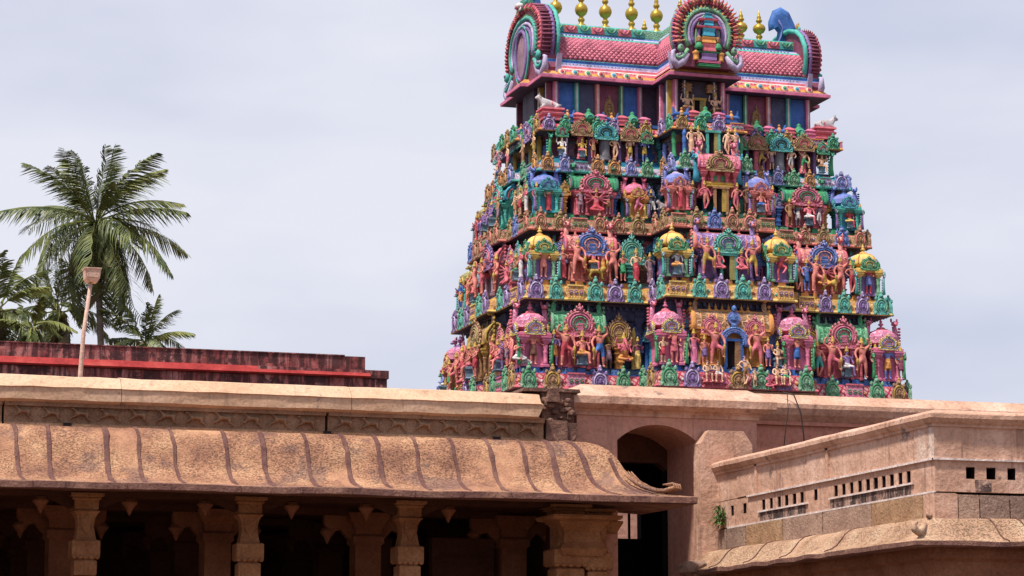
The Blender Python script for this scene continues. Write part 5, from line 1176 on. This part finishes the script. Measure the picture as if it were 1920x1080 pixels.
b = MB(); b.sq([(0, 0), (.03, .01), (.03, .05), (.07, .09), (.12, .1), (.22, .15), (.24, .16), (.245, .27), (.22, .29), (-.1, .48), (-.3, .5)], 1.45, 0, c=(13.97, 37.65, 5.975), hy=.75); part('coping', b, ['plaster2'], GH)
b = MB(); b.box(14.38, 15.22, 36.6, 36.897, 0, 5.58, 0); b.box(14.38, 15.22, 36.6, 36.897, 5.58, 5.78, 0, .14, .0); b.box(14.3, 15.24, 36.56, 36.6, 0, 4.35, 0, .0); part('pier', b, ['plaster2'], GH)
b = MB(); b.box(13.0, 13.35, 38.2, 38.4, 0, 5.6, 0); b.box(13.35, 14.46, 38.2, 38.4, 5.42, 6.0, 0); b.prism([(14.46, 5.42), (14.46, 5.3), (14.3, 5.42)], 38.2, 38.4, 0)
part('lintel', b, ['inner'], GH)
b = MB(); b.box(12.96, 15.4, 38.4, 41, 5.6, 5.75, 0); b.box(15.3, 15.4, 38.4, 41.0, 0, 5.6, 0); b.box(14.46, 15.4, 38.4, 38.5, 0, 5.6, 0); b.box(12.96, 15.3, 40.9, 41.1, 0, 4.42, 0); b.box(12.96, 15.3, 40.9, 41.1, 5.0, 5.7, 0); b.box(12.96, 14.4, 40.9, 41.1, 4.42, 5.0, 0); b.box(14.78, 14.81, 40.9, 40.95, 4.42, 5.0, 0); b.box(15.0, 15.3, 40.9, 41.1, 4.42, 5.0, 0)
part('passage_room', b, ['void'], GH)
b = MB(); b.box(13.2, 18, 44, 44.3, 0, 5.4, 0); part('courtyard_wall', b, ['plaster'], GH)
o = GH
FW = empty('long_pink_wall', (24, 39, 0), label='long pink plastered parapet wall running right behind the stepped balustrade', category='wall')
b = MB(); b.box(15.45, 46, 38.7, 39.3, 0, 6.2, 0); b.box(15.45, 46, 38.64, 38.7, 6.14, 6.2, 0); part('wall_face', b, ['plaster_r'], FW)
xs = [15.62, 19.5, 24, 30, 46]
for k in range(4):
    b = MB(); b.prismx([(38.66, 6.2), (38.55, 6.3), (38.5, 6.4), (38.5, 6.47), (38.75, 6.645), (39.5, 6.67), (39.5, 6.2)], xs[k]+.003, xs[k+1]-.003, 0); part('coping', b, ['plaster2'], FW)
b = MB(); b.tube([(16.62, 38.48, 6.62), (16.60, 38.4, 6.35), (16.55, 38.4, 6.05), (16.5, 38.42, 5.6)], .008, 5, 0); b.tube([(16.6, 38.6, 6.66), (16.72, 38.44, 6.6), (16.82, 38.4, 6.3), (16.86, 38.4, 5.95), (16.88, 38.42, 5.6)], .012, 5, 0)
link('hanging_cable', b.mesh('hanging_cable', ['cable']), None, label='thin black cable looping down over the coping of the long pink wall', category='cable')

# ------------------------------------------------------------------ stepped balustrade with pierced openings, right
BW = empty('pierced_balustrade', (16, 32, 0), label='stained pink balustrade with rows of square openings above ochre stone blocks and a curved eave', category='balustrade')
YC, XL = 29.37, 14.65; TH = .28
oy = [36.36, 35.23, 33.54, 32.97, 32.31, 31.8, 31.29]
left_open = [35.27, 34.07, 32.44, 31.84, 31.28, 30.78, 30.28, 29.84]
holesL = [36.03, 35.55, 34.84, 34.56, 34.27, 34.01, 33.73, 33.47, 33.0, 32.33, 32.08, 31.83, 31.57, 31.32, 31.08, 30.84, 30.6, 30.35, 30.11]
holesR = [15.14+.285*k for k in range(4)]+[16.75+.285*k for k in range(7)]+[19.2+.285*k for k in range(8)]
ZH0, ZH1, HW = 4.455, 4.605, .062
# upper plaster
b = MB(); b.box(XL, XL+TH, YC, 36.6, 4.70, 5.14, 0); b.box(XL+TH, 24, YC, YC+TH, 4.70, 5.14, 0)
b.box(XL-.012, XL, 35.06, 35.81, 4.705, 5.14, 0); b.box(XL-.012, XL, 32.57, 33.26, 4.705, 5.14, 0); b.box(XL-.03, XL, 35.02, 35.09, 4.705, 5.14, 0); b.box(XL-.03, XL, 32.52, 32.6, 4.705, 5.14, 0)
part('parapet_wall', b, ['plaster2'], BW)
part('corner_pilaster', MB().box(XL-.012, XL-.001, YC-.012, 29.9, 4.705, 5.14, 0), ['peeled'], BW); part('corner_pilaster', MB().box(XL-.0005, 15.02, YC-.012, YC-.001, 4.705, 5.14, 0), ['plaster2'], BW)
# pierced course: stained mortar with real holes
def pierced(axis, holes, a0, a1, mat, z0=4.29, z1=4.69):
    b = MB()
    def bx(p, q, lo, hi):
        if axis == 'y': b.box(XL+.0, XL+TH, p, q, lo, hi, 0)
        else: b.box(p, q, YC+.0, YC+TH, lo, hi, 0)
    bx(a0, a1, z0, ZH0); bx(a0, a1, ZH1, z1); c = a0
    for h in sorted(holes):
        w2 = HW*random.uniform(.9, 1.1)
        if h-w2 > c: bx(c, h-w2, ZH0, ZH1)
        c = h+w2
        if axis == 'y': b.box(XL+.012, XL+TH, h+w2-.008, h+w2+.001, ZH0, ZH1, 1)  # black strip: shade on the far reveal put in as colour
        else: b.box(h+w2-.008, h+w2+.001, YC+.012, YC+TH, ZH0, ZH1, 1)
    bx(c, a1, ZH0, ZH1); return b
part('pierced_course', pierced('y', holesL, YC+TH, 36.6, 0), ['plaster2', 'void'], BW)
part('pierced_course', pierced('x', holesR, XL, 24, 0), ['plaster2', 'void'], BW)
part('shade_backing', MB().box(XL+TH, XL+TH+.05, YC+TH+.05, 36.6, 3.9, 4.7, 0).box(XL+TH, 24, YC+TH, YC+TH+.05, 3.9, 4.7, 0), ['void'], BW)  # black sheets added to stand in for the shade behind the openings
# stained patches below the openings (rain-blackened render standing a few mm proud)
for y0, y1 in ((30.05, 32.5), (33.35, 34.95)):
    b = MB(); b.box(XL-.008, XL, y0, y1, 4.30, ZH0-.015, 0); part('stained_render', b, ['stain'], BW)
for x0, x1 in ((15.2, 15.42), (16.7, 18.5)):
    part('stained_render', MB().box(x0, x1, YC-.006, YC, 4.30, ZH0-.01, 0), ['stain'], BW)
b = MB()
for y0, y1 in ((33.25, 35.02), (29.95, 32.52)): b.box(XL-.03, XL, y0, y1, ZH0-.03, ZH0-.008, 0)
b.box(XL-.035, XL, YC-.03, 35.4, 4.68, 4.705, 0); b.box(XL-.02, XL, YC-.02, 36.2, 4.275, 4.298, 0); b.box(XL-.035, 24, YC-.035, YC, 4.68, 4.703, 0)
for v in b.v: v.z += NZ.noise(v*3)*.006
part('white_ledge', b, ['whitew'], BW)
# coping with mouldings on both arms, mitred at the corner
def lshape(prof, mb, m=0, ye=36.62, xe=24.0, n=14, mf=None, wob=.006, x0=XL, y0=YC):
    """profile (outward offset, z) swept down the left arm, round the corner and along the right arm"""
    st = []
    for k in range(n): st.append(('y', ye+(y0-ye)*k/n))
    st.append(('c', 0))
    for k in range(1, n+6): st.append(('x', x0+(xe-x0)*k/(n+5)))
    vs_ = []
    for t, v in st:
        for o, z in prof:
            p = (x0-o, v, z) if t == 'y' else ((x0-o, y0-o, z) if t == 'c' else (v, y0-o, z)); p = Vector(p); p.z += NZ.noise(p*2.2)*wob; vs_.append(p)
    m_ = len(prof); fs = [(k*m_+j, (k+1)*m_+j, (k+1)*m_+j+1, k*m_+j+1) for k in range(len(st)-1) for j in range(m_-1)]
    s0 = len(mb.m); mb.add(vs_, fs, m)
    if mf:
        for i in range(len(fs)): mb.m[s0+i] = mf(i % (m_-1))
    return mb
part('coping', lshape([(0, 5.09), (.03, 5.10), (.03, 5.13), (.06, 5.15), (.09, 5.19), (.10, 5.2), (.10, 5.25), (.085, 5.27), (-.05, 5.315), (-.3, 5.33)], MB(), wob=.012), ['plaster2'], BW)
# ashlar blocks
rows = [((36.61, 36.22), 'ashlar_g'), ((36.2, 35.49), 'ashlar_g'), ((35.47, 34.12), 'ashlar_o'), ((34.1, 32.75), 'ashlar_p'), ((32.73, 31.2), 'ashlar_p'), ((31.18, 29.69), 'ashlar_o'), ((29.67, 29.36), 'ashlar_p')]
for (y1, y0), mt in rows: part('stone_block', MB().box(XL-.025+random.uniform(-.004, .004), XL+TH, y0, y1, 3.86, 4.272, 0, .004, .004), [mt], BW)
cx_ = XL+.3
for k, w_ in enumerate((.3, .42, .34, .6, .45, .7, .5, .8, .6, .7, .9, 1.2, 1.3)):
    part('stone_block', MB().box(cx_, cx_+w_-.015, YC-.03+random.uniform(-.004, .004), YC+TH, 3.86, 4.255, 0, .004, .004), ['ashlar_g' if k % 3 else 'ashlar_p'], BW); cx_ += w_
part('stone_block', MB().box(XL-.028, XL+.285, YC-.032, YC+TH, 3.86, 4.26, 0), ['plaster2'], BW)
# curved eave below
KB = [(0, 3.955), (.1, 3.955), (.19, 3.93), (.27, 3.87), (.33, 3.79), (.39, 3.72), (.46, 3.675), (.53, 3.655), (.55, 3.64), (.548, 3.585), (.5, 3.57), (0, 3.6)]
part('curved_eave', lshape(KB, MB(), ye=36.75, n=40, xe=24, mf=lambda j: 1 if j >= 8 else 0, wob=.022, x0=XL-.02, y0=YC-.03), ['kapota2', 'lip'], BW)
for (ax, v) in (('y', 35.5), ('y', 34.2), ('y', 32.9), ('y', 31.4), ('x', 15.25), ('x', 15.66), ('x', 16.2), ('x', 16.9), ('x', 17.8)):
    b = MB(); L1 = []
    for j in range(9):
        o, z = KB[j]; z += .012; o += .004; L1.append((XL-.02-o, v+j*.008, z) if ax == 'y' else (v+j*.012, YC-.03-o, z))
    b.tube(L1, .008, 4, 0, flat=.5); part('eave_joint', b, ['rib'], BW)
b = MB(); b.tube([(XL-.30, YC-.30, 3.86), (XL-.38, YC-.38, 3.78), (XL-.47, YC-.47, 3.74), (XL-.55, YC-.52, 3.77), (XL-.56, YC-.53, 3.84), (XL-.50, YC-.49, 3.86)], [.03, .045, .05, .045, .035, .02], 6, 0)
b.tube([(XL-.12, YC-.12, 3.97), (XL-.2, YC-.2, 3.95), (XL-.24, YC-.24, 3.99)], [.02, .03, .02], 5, 0); part('corner_scroll', b, ['kapota2'], BW)
# body below the eave
part('lower_wall', MB().box(XL+.25, 24, YC+.3, 36.6, 0, 3.62, 0), ['ashlar_g'], BW)
b = lshape([(-.2, 3.2), (.08, 3.22), (.1, 3.3), (.12, 3.42), (.2, 3.46), (.22, 3.56), (.22, 3.62)], MB(), ye=36.6, wob=.01); part('bracket_cornice', b, ['inner2'], BW)  # darkened stone: shade below the eave put into the colour
for k in range(7): part('brick_patch', MB().box(XL+.2+k*.21, XL+.4+k*.21, YC+.1, YC+.28, 2.9, 3.2, 0), ['ashlar_o'], BW)
for sx, yy in ((-.05, 36.7), (-.4, 36.5)): pass
b = MB()
for k in range(9): b.blob((14.2+random.uniform(-.2, .3), 36.25+random.uniform(-.1, .15), 3.62+random.uniform(-.12, .1)), (random.uniform(.15, .3), .18, random.uniform(.06, .14)), 0, sm=False)
part('rubble_shoulder', b, ['ashlar_g'], BW)

# ------------------------------------------------------------------ weed on the wall
def leaf_blade(b, p, d, L, w_, m=0, droop=.5, seg=3):
    p = Vector(p); d = Vector(d).normalized(); side = d.cross(Vector((0, 0, 1))).normalized()*w_; vs_ = []
    for k in range(seg+1):
        t = k/seg; q = p+d*L*t+Vector((0, 0, -droop*L*t*t)); ww = (1-abs(2*t-.8)*.6)*(1 if k < seg else .05); vs_ += [q-side*ww, q+side*ww]
    b.add(vs_, [(2*k, 2*k+1, 2*k+3, 2*k+2) for k in range(seg)], m)
b = MB()
for k in range(150):
    a = random.uniform(0, 2*pi); e = random.uniform(.0, 1.2); z = random.uniform(0, .28); leaf_blade(b, (random.uniform(-.04, .04), random.uniform(-.04, .04), z), (cos(a), sin(a), e), random.uniform(.08, .17), .013, 0, .7)
wd = link('weed_plant', None, None, (14.58, 36.36, 4.34), label='small green weed sprouting where the balustrade meets the gatehouse pier', category='plant')
link('leaves', b.mesh('leaves', ['leaf']), wd); b = MB(); b.tube([(0.06, 0, -.06), (0.02, 0, .1), (0, 0, .3)], .008, 5, 0); link('stem', b.mesh('stem', ['leaf']), wd)

# ------------------------------------------------------------------ red stained building beyond, lamp post
RW = empty('red_stepped_building', (8, 72, 0), label='low red-painted building with black mould stains and a stepped flat top behind the hall', category='building')
part('wall', MB().box(-30, 18.16, 69.9, 80, 0, 10.70, 0), ['mould'], RW)
part('lower_ledge', MB().box(14.5, 18.2, 69.85, 80, 10.705, 10.93, 0), ['mould'], RW)
b = MB(); b.prismx([(69.8, 10.71), (69.75, 10.75), (69.95, 10.94), (70.3, 10.94), (70.3, 10.71)], -30, 17.66, 0); part('red_band', b, ['redwall'], RW)
part('upper_course', MB().box(-30, 17.57, 70.05, 79, 10.945, 11.32, 0), ['mould'], RW)
for x in range(-28, 17, 3): part('upper_slab', MB().box(x, min(x+2.985, 17.6), 70.02, 79, 11.322, 11.352, 0), ['mould'], RW)
LP = empty('floodlight_post', (5.40, 39, 5.5), label='leaning weathered pink concrete post carrying a box-shaped floodlight behind the hall parapet', category='lamp post')
b = MB(); b.tube([(5.40, 39, 5.5), (5.40, 39, 6.6), (5.43, 39, 7.2), (5.52, 39, 7.98)], [.038, .036, .031, .028], 8, 0); part('post', b, ['concrete'], LP)
b = MB(); b.box(5.425, 5.635, 38.88, 39.12, 8.02, 8.165, 0, -.014, -.012); b.box(5.455, 5.605, 38.91, 39.09, 7.97, 8.02, 0, -.03, -.028); b.box(5.40, 5.66, 38.855, 39.145, 8.165, 8.18, 0); b.box(5.44, 5.62, 38.872, 38.878, 8.04, 8.15, 0)
part('lamp_head', b, ['concrete'], LP)

# ------------------------------------------------------------------ coconut palms
def frond_mesh(seed, L, droop, mat, nl=54, stiff=.5, wl=.85):
    rnd = random.Random(seed); b = MB(); pts = []
    for k in range(15):
        t = k/14; x = L*(t-.12*t*t*droop*2); z = -L*droop*t*t*.62; pts.append(Vector((x, rnd.uniform(-.01, .01)*k, z)))
    b.tube(pts, [.045*(1-.85*k/14) for k in range(15)], 4, 1)
    tw = rnd.uniform(-.5, .5)
    for k in range(nl):
        t = .14+.86*k/(nl-1); j = min(13, int(t*14)); f = t*14-j; p = pts[j].lerp(pts[j+1], f); d = (pts[j+1]-pts[j]).normalized()
        l0 = wl*(math.sin(pi*min(1, t*.72+.18))**.8)*(1 if t < .85 else 1-(t-.85)*2.5)
        for sd in (-1, 1):
            if rnd.random() < .07: continue
            l = l0*rnd.uniform(.75, 1.1); v = (d*.55+Vector((0, sd, 0))*rnd.uniform(.65, 1.0)+Vector((0, 0, rnd.uniform(-.1, .25)-stiff*.4))).normalized()
            side = v.cross(Vector((0, 0, 1))).normalized()*.024+Vector((0, 0, .012)); hang = rnd.uniform(.7, 1.4)*(1-stiff*.3)
            q0 = p; q1 = p+v*l*.5+Vector((0, 0, -.10*l*hang)); q2 = p+v*l*.85+Vector((0, 0, -.5*l*hang)); q3 = p+v*l+Vector((0, 0, -.8*l*hang))
            b.add([q0-side*.6, q0+side*.6, q1-side, q1+side, q2-side*.7, q2+side*.7, q3], [(0, 1, 3, 2), (2, 3, 5, 4), (4, 5, 6)], 0)
    return b.mesh('frond', [mat, 'frondy' if mat != 'frondd' else 'frondd'])
def palm(base, top, L, nf, label, seed, tr=.2, young=False, group='coconut palms beyond the temple'):
    rnd = random.Random(seed); root = empty('coconut_palm', base, label=label, category='palm tree', group=group)
    B0, T0 = Vector(base), Vector(top); b = MB(); path = []
    for k in range(13): t = k/12; p = (T0-B0)*t; p.x += math.sin(t*pi)*.35; path.append(p)
    b.tube(path, [tr*(1.25-.45*min(1, k/8))*(1+.05*(k % 2)) for k in range(13)], 9, 0); link('trunk', b.mesh('trunk', ['trunk']), root)
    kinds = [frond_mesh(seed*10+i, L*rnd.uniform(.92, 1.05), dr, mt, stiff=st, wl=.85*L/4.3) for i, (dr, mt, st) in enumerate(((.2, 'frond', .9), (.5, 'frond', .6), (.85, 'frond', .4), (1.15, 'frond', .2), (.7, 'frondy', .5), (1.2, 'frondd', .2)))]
    hub = T0-B0
    for k in range(nf):
        t = k/(nf-1); az = k*2.39996+rnd.uniform(-.25, .25); el = R(82-140*t**1.0)+rnd.uniform(-.1, .1)
        kd = 0 if t < .16 else 1 if t < .42 else 2 if t < .72 else 3
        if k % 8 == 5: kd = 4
        if not young and k in (nf-2,): kd = 5
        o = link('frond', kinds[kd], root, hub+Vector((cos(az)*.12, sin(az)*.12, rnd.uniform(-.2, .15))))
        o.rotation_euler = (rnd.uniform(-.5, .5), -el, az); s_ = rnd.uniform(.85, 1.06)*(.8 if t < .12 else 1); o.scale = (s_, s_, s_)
    if not young:
        for k in range(5):
            a = k*1.37+seed; o = link('frond', kinds[5], root, hub+Vector((cos(a)*.15, sin(a)*.15, -.3))); o.rotation_euler = (rnd.uniform(-.4, .4), R(62+6*k), a); o.scale = (.6, .6, .6)
        nm = MB().blob((0, 0, 0), (.13, .13, .16), 0, True).mesh('coconut', ['frondy'])
        for k in range(7): a = k*.9; link('coconut', nm, root, hub+Vector((cos(a)*.28, sin(a)*.28, -.35-.08*(k % 3))))
    return root
palm((15.45, 105, 0), (14.98, 105, 21.3), 4.25, 44, 'tallest coconut palm with a full ragged crown behind the lamp post', 3, .165)
palm((13.95, 108, 0), (13.95, 108, 18.1), 3.0, 20, 'smaller coconut palm directly behind and left of the tallest one', 5, .14)
palm((11.2, 103, 0), (11.0, 103, 17.3), 2.9, 17, 'coconut palm cut by the left edge with a low bright crown', 8, .16)
palm((17.2, 104, 0), (16.95, 104, 16.3), 2.6, 18, 'low coconut palm crown just above the red wall, right of the tallest palm', 12, .16, True)
palm((12.1, 101, 0), (12.1, 101, 16.2), 1.7, 11, 'short bushy palm crown in the lower left corner above the red wall', 15, .16, True)
